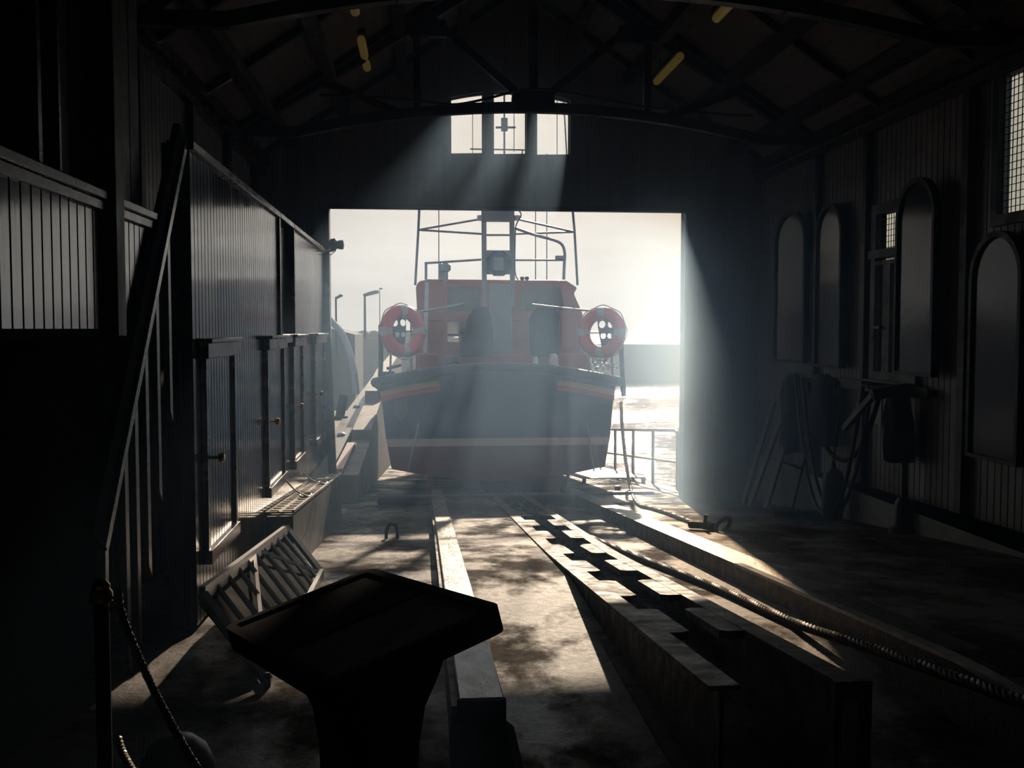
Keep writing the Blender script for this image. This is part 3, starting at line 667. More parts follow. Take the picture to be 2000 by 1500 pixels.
# arm bracket at the right end
tag(M().bar((XR-.12, 8.95, -.54), (XR-.42, 9.0, -.6), .12, .1).bar((XR-.4, 9.0, -.6), (XR-.35, 9.75, -.98), .05, .06).build('timber_davit', darkw), 'dark timber arm sticking out beside the casement window with a slanting strut', 'bracket')
def loop(x, ytop0, ytop1, zt_, zb_, yb, n=24):
    out = []
    for i in range(n+1):
        f = i/n; y = ytop0+(ytop1-ytop0)*f; z = zb_+(zt_-zb_)*abs(2*f-1)**2.3; out.append((x, y, z))
    return out
tag(M().tube(smooth(loop(XR-.28, 11.3, 9.5, -.55, A(10.2)+.03, 10), 2), .02, 8).build('hanging_hose', black), 'outer loop of black hose hanging to the floor from the gear rail', 'hose', 'hose loops on the right wall')
tag(M().tube(smooth(loop(XR-.24, 11.2, 9.4, -.55, A(10.2)+.09, 10), 2), .02, 8).build('hanging_hose', black), 'inner loop of black hose close against the wall behind the outer loop', 'hose', 'hose loops on the right wall')
tag(M().tube(smooth(loop(XR-.2, 11.1, 9.3, -.6, -1.35, 10), 2), .024, 8).build('hanging_hose', oil), 'short thick hose loop ending above the plinth', 'hose', 'hose loops on the right wall')
# oilskins hung up
def coat(y, w, z0, z1, name, lab):
    m = M(); V = []; rings = [(z1, .3, .06), (z1-.08, .75, .10), (z1-.25, .95, .12), ((z0+z1)/2, .9, .12), (z0+.12, 1.0, .13), (z0, .98, .12)]
    for z, f, d in rings:
        for k in range(16):
            a = 2*PI*k/16; V.append((XR-.16+d*math.cos(a)*(1+.15*math.sin(5*a+z*7)), y+w/2*f*math.sin(a), z+.02*math.sin(3*a)))
    m.add(V, [(i*16+k, i*16+(k+1)%16, i*16+16+(k+1)%16, i*16+16+k) for i in range(5) for k in range(16)]+[tuple(range(16)), tuple(80+k for k in range(16))])
    tag(m.build(name, oil), lab, 'coat', 'oilskins on the gear rail')
coat(10.75, .5, -1.25, -.5, 'hanging_oilskin', 'dark oilskin coat bundled on the gear rail inside the hose loops')
coat(11.7, .42, -1.45, -.55, 'hanging_oilskin', 'dark oilskin hanging left of the hose loops, nearest the doorway')
coat(9.0, .36, -1.2, -.58, 'hanging_oilskin', 'dark oilskin hanging beneath the timber arm')
c = Vector((4.25, 10.25, A(10.25)))
tag(M().lathe([(.03, .0), (.10, .03), (.115, .15), (.115, .40), (.09, .5), (.03, .55), (.02, .62)], c, 18).tube([c+Vector((0,0,.6)), c+Vector((.05,0,1.4))], .01, 6).build('boat_fender', black), 'black sausage fender hanging within the hose loops', 'fender')
t = thing('deck_broom', 'long handled broom leaning on the right wall left of the hoses', 'broom', (3.95, 10.7, A(10.7)))
M().tube([(3.98, 10.7, A(10.7)+.06), (XR-.12, 10.9, -.62)], .013, 8).build('handle', darkw, t)
M().box(3.78, 4.28, 10.66, 10.76, A(10.7)+.012, A(10.7)+.06).build('head', blackw, t)
for i, (y, x) in enumerate(((11.6, 4.0), (11.9, 3.9), (12.3, 3.95))):
    tag(M().bar((x, y, A(y)+.02), (XR-.14, y+.1, -1.0+.05*i), .14, .03, (1,0,0)).build('leaning_board', mk('weathered board', (.14, .13, .12), (.1, .095, .09), 5, .6)), ['pale board leaning on the plinth beside the broom', 'pale board leaning in the middle of the three by the doorway', 'pale leaning board nearest the doorway'][i], 'board', 'pale boards leaning by the plinth')
t = thing('hydrant_pump', 'dark upright pump with a stout base standing by the right wall', 'pump', (4.36, 8.9, A(8.9)))
M().lathe([(.13, 0), (.13, .04), (.09, .06), (.085, .26), (.06, .32)], (4.36, 8.9, A(8.9)), 16).build('base', black, t)
M().lathe([(.03, .3), (.028, 1.15), (.04, 1.16), (.04, 1.2)], (4.36, 8.9, A(8.9)), 12).build('pipe', black, t)
tag(M().box(XR-.014, XR-.001, 9.68, 9.94, -.95, -.62).build('paper_notice', paper), 'faded paper notice on the right wall under the casement window', 'notice')

# ------------------------------------------------------------------ outside: slipway, quay, sea, far pier
m = M(); ysl = [YD+.25, 20, 40, 70]
pro2 = [(-1.35, B), (.126, B), (.126, C), (.975, C), (.975, Pit), (1.485, Pit), (1.485, B), (2.3, B), (2.3, A), (4.05, A)]
V = []
for y in ysl: V += [(x, y, fn(y)) for x, fn in pro2]+[(4.05, y, A(y)-3), (-1.35, y, B(y)-3)]
k = 12
m.add(V, [(i*k+j, i*k+(j+1)%k, i*k+k+(j+1)%k, i*k+k+j) for i in range(3) for j in range(k)]+[tuple(range(k))[::-1], tuple(3*k+j for j in range(k))])
struct(m.build('slipway_path', conc), 'concrete slipway running down to the sea beyond the doorway', 'slipway')
SEA = -6.0
o = M().add([(-900, 20, SEA), (900, 20, SEA), (900, 2600, SEA), (-900, 2600, SEA)], [(0,1,2,3)]).build('sea', seam); struct(o, 'sea glittering in low sun', 'sea')
tag(M().box(9, 130, 118, 124, SEA-1, -1.82).build('breakwater', rock), 'long grey breakwater across the glittering water on the right', 'breakwater')
# far pier on the left
t = thing('harbour_pier', 'hazy stone pier behind the lamp posts left of the boat', 'pier', (-14, 64, SEA))
M().add([(-30,60,SEA-.5),(-3.9,60,SEA-.5),(-3.9,60,-.34),(-5.0,60,-.05),(-5.6,60,0.1),(-30,60,.6)]+[(-30,68,SEA-.5),(-3.9,68,SEA-.5),(-3.9,68,-.34),(-5.0,68,-.05),(-5.6,68,0.1),(-30,68,.6)],
        [(0,1,2,3,4,5),(11,10,9,8,7,6)]+[(i,(i+1)%6,6+(i+1)%6,6+i) for i in range(6)]).build('wall', rock, t)
M().box(-12, 14, 90, 98, SEA-.5, -.80).build('quay', rock, t)
for i in range(9): 
    x = -5.2+.9*i; M().lathe([(.9, 0), (.8, .4), (.4, .62), (.05, .7)], (x, 92+.3*(i%3), -.85), 9).build('boulder', rock, t)
# stepped stone kerb beside the boat
t = thing('stone_quay', 'stone quay kerb with stepped top left of the boat', 'quay', (-1.1, 16, B(16)))
P = [(15.6, B(15.6)-.3), (15.6, -2.22), (19.5, -2.10), (19.6, -1.92), (24, -1.7), (24.1, -1.45), (30, -1.2), (48, -1.0), (48, SEA)]
M().prism([(-1.34, y, z) for y, z in P], (0,0,0), (.36,0,0)).build('kerb', stone, t)
M().prism([(-1.36, 15.75, -2.215), (-1.36, 15.75, -2.14), (-1.36, 18.6, -2.05), (-1.36, 18.6, -2.12)], (0,0,0), (.14,0,0)).build('coping_plank', mk('red plank', (.42, .24, .2), (.34, .18, .15), 4, .5), t)
t = thing('guide_rail', 'dark sloping guide rail with round lamps along its top', 'guide rail', (-1.7, 16, -3))
V = []
for y, z in ((14.5, -2.35), (19, -2.25), (26, -1.98), (40, -1.75)): V += [(-1.85, y, z-.7), (-1.5, y, z-.7), (-1.5, y, z), (-1.85, y, z)]
M().add(V, [(i*4+j, i*4+(j+1)%4, i*4+4+(j+1)%4, i*4+4+j) for i in range(3) for j in range(4)]+[(0,3,2,1), (12,13,14,15)]).build('rail', dsteel, t)
for y, z in ((18.6, -2.25), (21.0, -2.17), (26, -1.98)): M().lathe([(.07, 0), (.085, .02), (.085, .05), (.04, .075)], (-1.66, y, z-.01), 14).build('round_lamp', white, t)
t = thing('landing_terrace', 'pale stone terrace beyond the guide rail', 'terrace', (-4, 30, SEA))
M().add([(-9,20,SEA),(-1.9,20,SEA),(-1.9,29,SEA),(-9,29,SEA),(-9,20,-2.62),(-1.9,20,-2.62),(-1.9,29,-2.3),(-9,29,-2.3)], [(0,3,2,1),(4,5,6,7),(0,1,5,4),(1,2,6,5),(2,3,7,6),(3,0,4,7)]).build('slab', stone, t)
p = at(663, 808, 24); tag(M().bar((p.x, 24, p.z-.1), (p.x+.1, 24.1, p.z+.42), .16, .14).bar((p.x-.2, 24, p.z-.1), (p.x+.2, 24, p.z-.1), .2, .1).build('mooring_bollard', dsteel), 'leaning dark bollard on the pale terrace', 'bollard')
# curved pale pipe
cp = [at(x, y, 34) for x, y in ((620, 596), (645, 625), (668, 652), (683, 690), (692, 730), (696, 770))]
tag(M().tube(smooth(cp, 6), .11, 10).build('curved_pipe', white), 'pale curved pipe arching down at the left edge of the doorway', 'pipe')
# lamp posts
def lamp_post(px, ytop, ybase, Y, r, lab, head):
    b = at(px, ybase, Y); tp = at(px, ytop, Y)
    t = thing('lamp_post', lab, 'lamp post', b, 'lamp posts on the pier')
    M().tube([b, (b.x, b.y, tp.z)], [r*1.25, r], 10).build('pole', dsteel, t)
    L_, h, tilt = head
    tp = Vector((b.x, b.y, tp.z))
    M().bar(tp+Vector((-.1*L_, 0, 0)), tp+Vector((L_, 0, tilt)), .3, h).bar(tp+Vector((L_*.2, 0, tilt*.2+h*.5)), tp+Vector((L_*.8, 0, tilt*.8+h*.5)), .22, h*.5).build('lamp_head', greyp, t, bevel=.02)
lamp_post(657, 583, 690, 40, .035, 'lamp post nearest the left jamb with a short upturned head', (.26, .09, .14))
lamp_post(713, 577, 662, 60, .06, 'middle lamp post with the long flat head', (.8, .18, .22))
lamp_post(742, 564, 640+22, 75, .03, 'thinnest lamp post beside the left lifebuoy', (.22, .09, 0))
# floodlight on the jamb
t = thing('flood_lamp', 'small round floodlight on a bracket at the left jamb', 'floodlight', at(650, 488, YD-.1))
c = at(655, 478, YD-.1); rot = Matrix.Rotation(PI/2, 3, 'Y')
M().lathe([(.03, -.09), (.075, -.06), (.085, 0), (.05, .02), (.06, .06), (.06, .1), (.02, .11)], c, 16, rot).build('lamp_head', dsteel, t)
M().tube([c+Vector((-.16, 0, -.08)), c+Vector((-.04, 0, -.08)), c+Vector((0, 0, -.06))], .012, 6).tube([c+Vector((-.16, 0, -.1)), c+Vector((-.06, 0, -.13)), c+Vector((0, 0, -.08))], .006, 6).build('bracket', dsteel, t)
# railing on the right
t = thing('tube_railing', 'tubular steel railing at the seaward edge right of the boat', 'railing', (3.92, 17.5, A(17.5)))
def rz(y): return A(y)+.93
rl = [(3.92, 15.45, A(15.45)), (3.92, 15.45, rz(15.45)-.12), (3.92, 15.48, rz(15.5)-.03), (3.92, 15.6, rz(15.6))]+[(3.92, y, rz(y)) for y in (17, 19, 21, 22.5)]
M().tube(rl, .028, 10).build('top_rail', steel, t)
M().tube([(3.92, 15.45, rz(15.45)-.5), (3.92, 22.5, rz(22.5)-.5)], .022, 8).build('mid_rail', steel, t)
for y in (17.15, 18.8, 20.6, 22.4): M().tube([(3.92, y, A(y)), (3.92, y, rz(y))], .026, 8).build('post', steel, t)
# mesh landing deck
t = thing('mesh_platform', 'low platform of metal mesh by the railing', 'platform', (3.3, 19, A(19)))
m = M(); a, b = 17.4, 21.5
for i in range(28):
    y = a+(b-a)*i/27; m.bar((2.75, y, A(y)+.1), (3.85, y, A(y)+.1), .03, .02)
for i in range(12):
    x = 2.75+1.1*i/11; m.bar((x, a, A(a)+.1), (x, b, A(b)+.1), .02, .02)
m.build('mesh', steel, t)
m = M()
for x in (2.78, 3.82):
    for y in (a+.05, (a+b)/2, b-.05): m.box(x-.03, x+.03, y-.03, y+.03, A(y)-.01, A(y)+.1)
m.build('foot', dsteel, t)
# mooring rope and shackle
mp = [at(1213, 785, 16.42), at(1215, 830, 16.3), at(1222, 900, 16.0), at(1232, 955, 15.5)]+[fl(x, y, 1.0)+Vector((0,0,.02)) for x, y in ((1246, 987), (1275, 997), (1310, 1008), (1355, 1026))]
tag(twist(M(), smooth(mp, 6), .012, .016, .13, 3, 6, 8).build('mooring_rope', ropem), 'rope dropping from the right side of the boat and trailing over the floor', 'rope')
c = fl(1385, 1036, 1.0)
t = thing('tow_shackle', 'iron shackle and hook at the end of the trailing rope', 'shackle', c)
M().tube(smooth([(c.x-.14, c.y+.16, c.z+.03), (c.x-.05, c.y+.05, c.z+.045), (c.x+.06, c.y-.02, c.z+.03)], 4), .04, 8).build('shank', rust, t)
M().torus(.085, .02, c+Vector((.12, -.05, .06)), Matrix.Rotation(.5, 3, 'Z')@Matrix.Rotation(.5, 3, 'X'), 20, 8).build('hook', rust, t)
M().tube([c+Vector((-.05, .0, .02)), c+Vector((-.03, 0, .15))], .018, 8).build('pin', rust, t)
M().torus(.05, .014, c+Vector((-.02, 0, .03)), Matrix.Rotation(PI/2, 3, 'X'), 16, 8).build('link', rust, t)

# ------------------------------------------------------------------ the lifeboat
PITCH = -math.atan(S)
BO = Vector((1.235, 16.5, -2.55))
boat = thing('lifeboat', 'navy and orange lifeboat seen from astern, hauled up on the slip outside the doorway', 'lifeboat', BO, rot=(PITCH, 0, 0))
RI = Matrix.Rotation(-PITCH, 3, 'X')
def bl(px, py, yl):
    o = RI@(-BO); d = RI@ray(px, py); t_ = (yl-o.y)/d.y; return o+d*t_
def sec(y):
    f = max(0, (y-5)/9.0); w = (1-f**2.2); sh = .55*max(0, (y-2)/12)**2
    if y < 1.2: w *= 1
    fl_ = .9+.1*w
    return [(0, .08+.1*f*f*5), (.35*w, .1+.3*f), (1.15*w, .17+.4*f), (1.74*w*(1-.25*f), .29+.45*f), (1.83*w*(1-.15*f), .78+.1*f), (1.90*w, 1.45+sh), (1.955*w+.001, 1.72+sh)]
ysec = [0, .6, 1.6, 3, 5, 7, 9, 10.5, 12, 13.2, 13.9]
V = []; 
for y in ysec:
    h = sec(y); ring = [(-x, z) for x, z in h[::-1]]+[(x, z) for x, z in h[1:]]
    V += [(x, y, z) for x, z in ring]+[(1.0*(h[-1][0]/1.955), y, h[-1][1]+.17), (0, y, h[-1][1]+.23), (-1.0*(h[-1][0]/1.955), y, h[-1][1]+.17)]
n = 16
M().add(V, [(i*n+j, i*n+(j+1)%n, i*n+n+(j+1)%n, i*n+n+j) for i in range(len(ysec)-1) for j in range(n)]+[tuple(range(n)), tuple((len(ysec)-1)*n+j for j in range(n))]).build('hull', hullm, boat, True, 25)
deckm = greyp
def zdk(x): return 1.72+.24*(1-(x/1.955)**2)
# fender belting
fp = [(-x_, y_, z_) for x_, y_, z_ in []]
fpts = [(-(sec(y)[-1][0])-.03, y, sec(y)[-1][1]-.02) for y in (10, 8, 6, 4, 2, .6)]
st = [(-1.99, .0, 1.69), (-1.9, -.08, 1.70)]+[(x, -.09, zdk(x)-.04) for x in (-1.6, -1.2, -.8, -.4, 0, .4, .8, 1.2, 1.6)]+[(1.9, -.08, 1.70), (1.99, .0, 1.69)]
fpts = fpts+st+[(-x, y, z) for x, y, z in fpts[::-1]]
M().tube(fpts, .085, 10).build('rubbing_fender', black, boat, True)
# coloured bands across the transom quarters
for s in (-1, 1):
    for k_, (mt, z0, z1) in enumerate(((yell, .12, .21), (redp, .21, .29))):
        V = []
        for i in range(7):
            x = (1.92-.95*i/6); zz = zdk(x)
            V += [(s*(x if z1 < .25 else x-.02), -.012, zz-z0-.06), (s*(x-.01), -.012, zz-z1-.06), (s*(x-.01), .01, zz-z1-.06), (s*x, .01, zz-z0-.06)]
        M().add(V, [(i*4+j, i*4+(j+1)%4, i*4+4+(j+1)%4, i*4+4+j) for i in range(6) for j in range(4)]+[(0,3,2,1), (24,25,26,27)]).build('stripe', mt, boat, True)
P_ = [bl(x, y, -.02) for x, y in ((770, 782), (797, 779), (797, 806), (784, 824), (771, 808))]
M().prism([(p.x, -.004, p.z) for p in P_], (0,0,0), (0, -.012, 0)).build('crest', mk('faded crest', (.05, .06, .08), (.075, .06, .05), 14, .4), boat, True)
# underwater gear: skegs, rudders, propellers, struts
M().box(-.62, -.30, .2, 6, -.22, .1).build('bilge_keel', redp if False else mk('antifouling', (.14, .025, .022), (.11, .02, .02), 3, .5), boat, True)
af = MATS['antifouling']
M().box(-.06-.45, .10-.1, .1, 8, -.24, .02).build('keel', af, boat, True)
M().box(.30, .52, .15, 6, -.24, .12).build('bilge_keel', af, boat, True)
M().box(.72, 1.12, .05, 3, -.16, .12).build('skeg', af, boat, True)
M().box(-1.16, -1.08, .02, 1.2, -.24, .12).build('skeg', af, boat, True)
for s in (-1, 1):
    M().tube([bl(1146 if s > 0 else 818, 826, -.06), bl(1160 if s > 0 else 797, 921, -.06)], .013, 8).build('rudder_stay', steel, boat, True)
    pr = M(); cx = s*.42+.02
    for k_ in range(4):
        a = k_*PI/2+.7; d = Vector((math.cos(a), 0, math.sin(a))); e = Vector((-math.sin(a), .6, math.cos(a)))
        p = Vector((cx, .42, .04))
        pr.add([p+d*.04-e*.03, p+d*.12-e*.075, p+d*.22-e*.06, p+d*.26+e*.0, p+d*.2+e*.07, p+d*.1+e*.07, p+d*.04+e*.03], [(0,1,2,3,4,5,6)])
    pr.lathe([(.05, -.05), (.05, .06), (.01, .1)], (cx, .42, .04), 12, Matrix.Rotation(PI/2, 3, 'X'))
    pr.build('propeller', bronze, boat, True)
# superstructure (outline traced at its own distance, given real length)
YH = 2.6
def H(px, py, y=YH): p = bl(px, py, y); return (p.x, p.z)
top = [H(812, 560), H(818, 549), H(836, 545), H(1106, 547), H(1128, 562), H(1121, 573), H(1138, 612), H(1140, 628)]
low = [H(812, 628), H(815, 600)]
m = M().prism([(x, YH, z) for x, z in top+low], (0,0,0), (0, 3.2, 0)); m.build('wheelhouse', orange, boat, True, bevel=.03)
x0, z628 = H(812, 628); x1, _ = H(1142, 628); zd = 1.9; _, z668 = H(900, 668)
xa, _ = H(868, 628); xb, _ = H(905, 628)
M().box(x0, xa, YH, YH+2.6, zd, z628-.002).build('cabin_side', orange, boat, True)
M().box(xb, x1+.02, YH, YH+2.6, zd, z628-.002).build('cabin_side', orange, boat, True)
M().box(xa+.001, xb-.001, YH, YH+2.6, zd, z668).build('cabin_sill', orange, boat, True)
M().box(xa+.001, xb-.001, YH+.05, YH+.09, z668+.12, z668+.16).build('cabin_bar', dsteel, boat, True)
# lower casings around the aft deck
a = bl(848, 720, 1.6); b = bl(1155, 650, 1.6)
M().prism([(bl(815, 640, 1.7).x, 1.7, zd-.05), (bl(1145, 640, 1.7).x+.12, 1.7, zd-.05), (bl(1145, 640, 1.7).x, 1.7, bl(1140, 690, 1.7).z), (bl(815, 640, 1.7).x+.0, 1.7, bl(820, 690, 1.7).z)], (0,0,0), (0, YH-1.72, 0)).build('engine_casing', orange, boat, True, bevel=.03)
# aft face details: windows and doors
def facepanel(pts, mt, name, y, t_=.03, par=None):
    P = [bl(px, py, y) for px, py in pts]; return M().prism([(p.x, y, p.z) for p in P], (0, -t_, 0), (0, t_-.002, 0)).build(name, mt, par or boat, True, bevel=.008)
wgl = mk('dark cabin glass', (.05, .07, .085), (.04, .06, .075), 2, .12)
facepanel([(868, 561), (936, 560), (936, 606), (866, 610)], wgl, 'aft_window', YH)
facepanel([(1018, 568), (1030, 560), (1094, 561), (1100, 600), (1100, 606), (1016, 606)], wgl, 'aft_window', YH)
facepanel([(955, 556), (1000, 556), (1000, 690), (955, 690)], greyp, 'aft_door', YH)
facepanel([(830, 552), (838, 552), (834, 690), (826, 690)], white, 'grab_post', YH, .05)
facepanel([(866, 552), (874, 552), (874, 700), (866, 700)], orange, 'grab_post', YH, .06)
facepanel([(1094, 610), (1130, 612), (1132, 680), (1094, 680)], MATS['orange paint'], 'side_locker', YH, .1)
# casing lockers
for q in ([(855, 690), (902, 690), (902, 712), (855, 712)], [(868, 697), (896, 697), (896, 710), (868, 710)]):
    facepanel(q, [orange, navy][q[0][0] == 868], 'deck_locker', 1.7, .06 if q[0][0] == 855 else .08)
# hooded seats (dark rounded covers)
for nm, P in (('covered_winch', [(900, 695), (903, 652), (915, 616), (930, 601), (947, 599), (958, 612), (963, 645), (960, 695)]), ('covered_locker', [(1041, 695), (1039, 618), (1048, 598), (1066, 592), (1084, 597), (1092, 615), (1090, 695)])):
    Q = [bl(px, py, 1.5) for px, py in P]; M().prism([(p.x, 1.5, p.z) for p in Q], (0,0,0), (0, .5, 0)).build(nm, oil, boat, True, bevel=.012)
for px, py, r in ((1046, 712, .06), (1081, 706, .09)):
    p = bl(px, py, 1.2); M().lathe([(r, -.12), (r*1.05, -.08), (r*.8, .1), (r*.5, .14)], (p.x, 1.2, p.z), 14).build('deck_vent', white, boat, True)
# mast ladder frame
YM = YH-.3
def tb(m, a, b, r, y=YM, y2=None): return m.tube([bl(a[0], a[1], y), bl(b[0], b[1], y if y2 is None else y2)], r, 8)
m = M()
for xx in (947, 1002):
    p = bl(xx, 700, YM); q = bl(xx, 200, YM); m.box(p.x-.045, p.x+.045, YM-.04, YM+.04, bl(xx, 600, YM).z, bl(xx, 385, YM).z)
tb(m, (945, 459), (1004, 459), .02); tb(m, (945, 497), (1004, 497), .03); m.build('mast', greyp, boat, True)
m = M(); p = bl(943, 433, YM-.08); q = bl(1003, 408, YM-.08); m.box(p.x, q.x, YM-.1, YM-.05, p.z, q.z+.05)
m.build('mast_panel', greyp, boat, True)
for xx in (938, 1010):
    p = bl(xx, 426, YM); M().lathe([(.03, -.05), (.06, -.045), (.06, .045), (.03, .05)], p, 12).build('navigation_lamp', white, boat, True)
M().lathe([(.25, 0), (.25, .05), (.2, .08)], bl(974, 515, YM-.1), 8, Matrix.Rotation(PI/8, 3, 'Y')@Matrix.Rotation(PI/2, 3, 'X')).build('octagonal_speaker', navy, boat, True)
p = bl(974, 515, YM-.02); M().box(p.x-.3, p.x+.3, YM-.03, YM-.0, p.z-.2, p.z+.25).build('speaker_plate', greyp, boat, True)
M().add([], []); 
p = bl(974, 515, YM-.2); M().box(p.x-.09, p.x+.09, YM-.2, YM-.185, p.z-.12, p.z+.12).build('speaker_horn', greyp, boat, True)
# stays either side
m = M()
for xa_, xb_, xc in ((819, 817, 811), (1118, 1122, 1128)):
    m.tube([bl(xa_+(2 if xa_ < 900 else -3), 330, YM+.4), bl(xa_, 405, YM+.4), bl(xb_, 450, YM+.4), bl(xc, 557, YM+.4)], .024, 8)
m.build('side_stay', greyp, boat, True)
m = M()
tb(m, (817, 449), (938, 428), .02, YM+.4, YM); tb(m, (817, 449), (942, 457), .02, YM+.4, YM); tb(m, (1010, 428), (1121, 453), .02, YM, YM+.4); tb(m, (1004, 457), (1121, 453), .02, YM, YM+.4)
m.build('spreader', greyp, boat, True)
M().tube(smooth([bl(x, y, YM) for x, y in ((1005, 445), (1045, 459), (1085, 470), (1099, 480), (1103, 497), (1102, 520), (1101, 547))], 3), .028, 8).build('exhaust_pipe', greyp, boat, True)
p = bl(1095, 504, YM); M().box(p.x-.1, p.x+.05, YM-.04, YM+.04, p.z-.02, p.z+.04).build('pipe_bracket', greyp, boat, True)
m = M(); tb(m, (832, 514), (940, 507), .022); tb(m, (832, 512), (832, 546), .025); tb(m, (1004, 508), (1100, 508), .02); m.build('roof_rail', greyp, boat, True)
for px, ytop, ybt in ((857, 300, 545), (1046, 300, 546), (1068, 300, 546)):
    M().tube([bl(px, ytop, YM+1.2), bl(px, ybt, YM+1.2)], [.006, .011], 6).build('whip_aerial', dsteel, boat, True)
M().tube(smooth([bl(x, y, YM-.1) for x, y in ((1010, 408), (1018, 420), (1008, 440), (1006, 470), (1006, 530), (1012, 547))], 4), .012, 6).build('mast_cable', black, boat, True)
# mast head gear seen through the arched window
p = bl(985, 245, YM); M().tube([bl(985, 410, YM), bl(985, 160, YM)], .018, 8).box(p.x-.06, p.x+.06, YM-.05, YM+.05, p.z-.10, p.z+.13).bar(bl(968, 249, YM), bl(1007, 249, YM), .03, .035).build('mast_head', greyp, boat, True)
m = M(); tb(m, (1004, 296), (1004, 190), .008); tb(m, (918, 291), (1034, 293), .015); tb(m, (1088, 390), (1088, 190), .008); tb(m, (960, 293), (960, 400), .012); tb(m, (1020, 293), (1015, 400), .012); tb(m, (1101, 200), (1112, 390), .014); tb(m, (923, 390), (923, 205), .007)
m.build('mast_yard', greyp, boat, True)
# searchlights on the roof
p = bl(870, 530, YM+.3); M().lathe([(.05, -.22), (.05, -.02), (.08, 0), (.08, .12), (.06, .15)], p, 12).lathe([(.07, -.09), (.085, .0), (.05, .05)], p+Vector((.05, 0, .07)), 12, Matrix.Rotation(PI/2, 3, 'Y')).build('searchlight', greyp, boat, True)
p = bl(861, 530, YM+.4); M().lathe([(.04, -.15), (.05, .05), (.045, .14), (.01, .16)], p, 10).build('horn', greyp, boat, True)
for xx in (1020, 1029): M().lathe([(.03, 0), (.045, .03), (.035, .06)], bl(xx, 547, YM), 10).build('roof_light', dsteel, boat, True)
# stern rails
m = M()
YS = .25
for s in (-1, 1):
    px = [(745, 768), (743, 690), (746, 628), (757, 618), (790, 612), (840, 606), (905, 594)] if s < 0 else [(1214, 765), (1213, 690), (1211, 625), (1200, 615), (1165, 608), (1120, 604), (1040, 595)]
    m = M().tube(smooth([bl(x, y, YS) for x, y in px], 3), .02, 8)
    for q in ((762, 748, 764, 640), (803, 730, 803, 610)) if s < 0 else ((1196, 745, 1195, 640), (1150, 730, 1150, 610)):
        m.tube([bl(q[0], q[1], YS), bl(q[2], q[3], YS)], .018, 8)
    m.build('stern_rail', steel, boat, True)
for s in (-1, 1):
    p = bl(744, 700, .1) if s < 0 else bl(1214, 700, .1)
    q = bl(741, 765, .1) if s < 0 else bl(1218, 760, .1)
    M().tube([(q.x, .1, q.z-.12), (p.x, .1, p.z), (p.x, .1, p.z+.55)], .04, 8).build('fender_post', dsteel, boat, True)
# crouched winch and fairlead on the quarter
p = bl(757, 738, .4); M().box(p.x-.1, p.x+.12, .3, .6, 1.75, p.z+.1).tube([bl(755, 720, .3), bl(784, 713, .3)], .025, 8).build('fairlead', dsteel, boat, True)
P_ = [bl(x, y, .3) for x, y in ((786, 728), (792, 718), (797, 708), (803, 718), (810, 726))]
M().prism([(p.x, .3, p.z-.08) for p in P_], (0,0,0), (0, .12, 0)).build('towing_lug', yell, boat, True)
m = M()
for i in range(14):
    p = bl(1150+i*4, 712+8*math.sin(i*2.1), .35+.05*math.cos(i)); m.torus(.035, .01, p, Matrix.Rotation(i*1.3, 3, 'X')@Matrix.Rotation(i*.7, 3, 'Z'), 12, 6)
m.build('anchor_chain', steel, boat, True)
# flag-like jackstay: grab lines
# lifebuoys hung on the stern rails
for s, (px, py) in ((-1, (787, 647)), (1, (1175, 650))):
    p = BO+Matrix.Rotation(PITCH, 3, 'X')@bl(px, py, .05)
    t = thing('lifebuoy', 'red and white lifebuoy on the '+('left' if s < 0 else 'right')+' stern rail of the boat', 'lifebuoy', p, 'lifebuoys on the stern rail', rot=(PITCH, 0, s*math.radians(-36)))
    M().torus(.325, .105, (0,0,0), None, 48, 14).build('ring', ringm, t, True)
    gl = []
    for i in range(48):
        a = 2*PI*i/48; R_ = .45+.012*math.cos(4*a*2); gl.append((R_*math.cos(a), 0, R_*math.sin(a)))
    M().tube(gl, .009, 6, closed=True).build('grab_line', ropem, t, True)
    t2 = thing('lifebuoy_holder', 'plate pierced by four round holes behind the '+('left' if s < 0 else 'right')+' lifebuoy', 'bracket', p+Matrix.Rotation(s*math.radians(-36), 3, 'Z')@Vector((0, .13, 0)), 'lifebuoy holders on the stern rail', rot=(PITCH, 0, s*math.radians(-36)))
    out = [(-.17, .30), (.17, .30), (.15, .02), (.09, -.30), (.09, -.42), (-.03, -.42), (-.03, -.30), (-.12, .02)]
    plate(out, [circ(-.06, .14, .062), circ(.10, .14, .058), circ(-.03, -.05, .05), circ(.09, -.05, .045)], .012, lambda u, v, w: Vector((u, w, v)), 'plate', dsteel, t2, True)
    M().tube([(-.36, .02, .0), (.36, .02, .0)], .014, 8).build('bar', dsteel, t2, True)

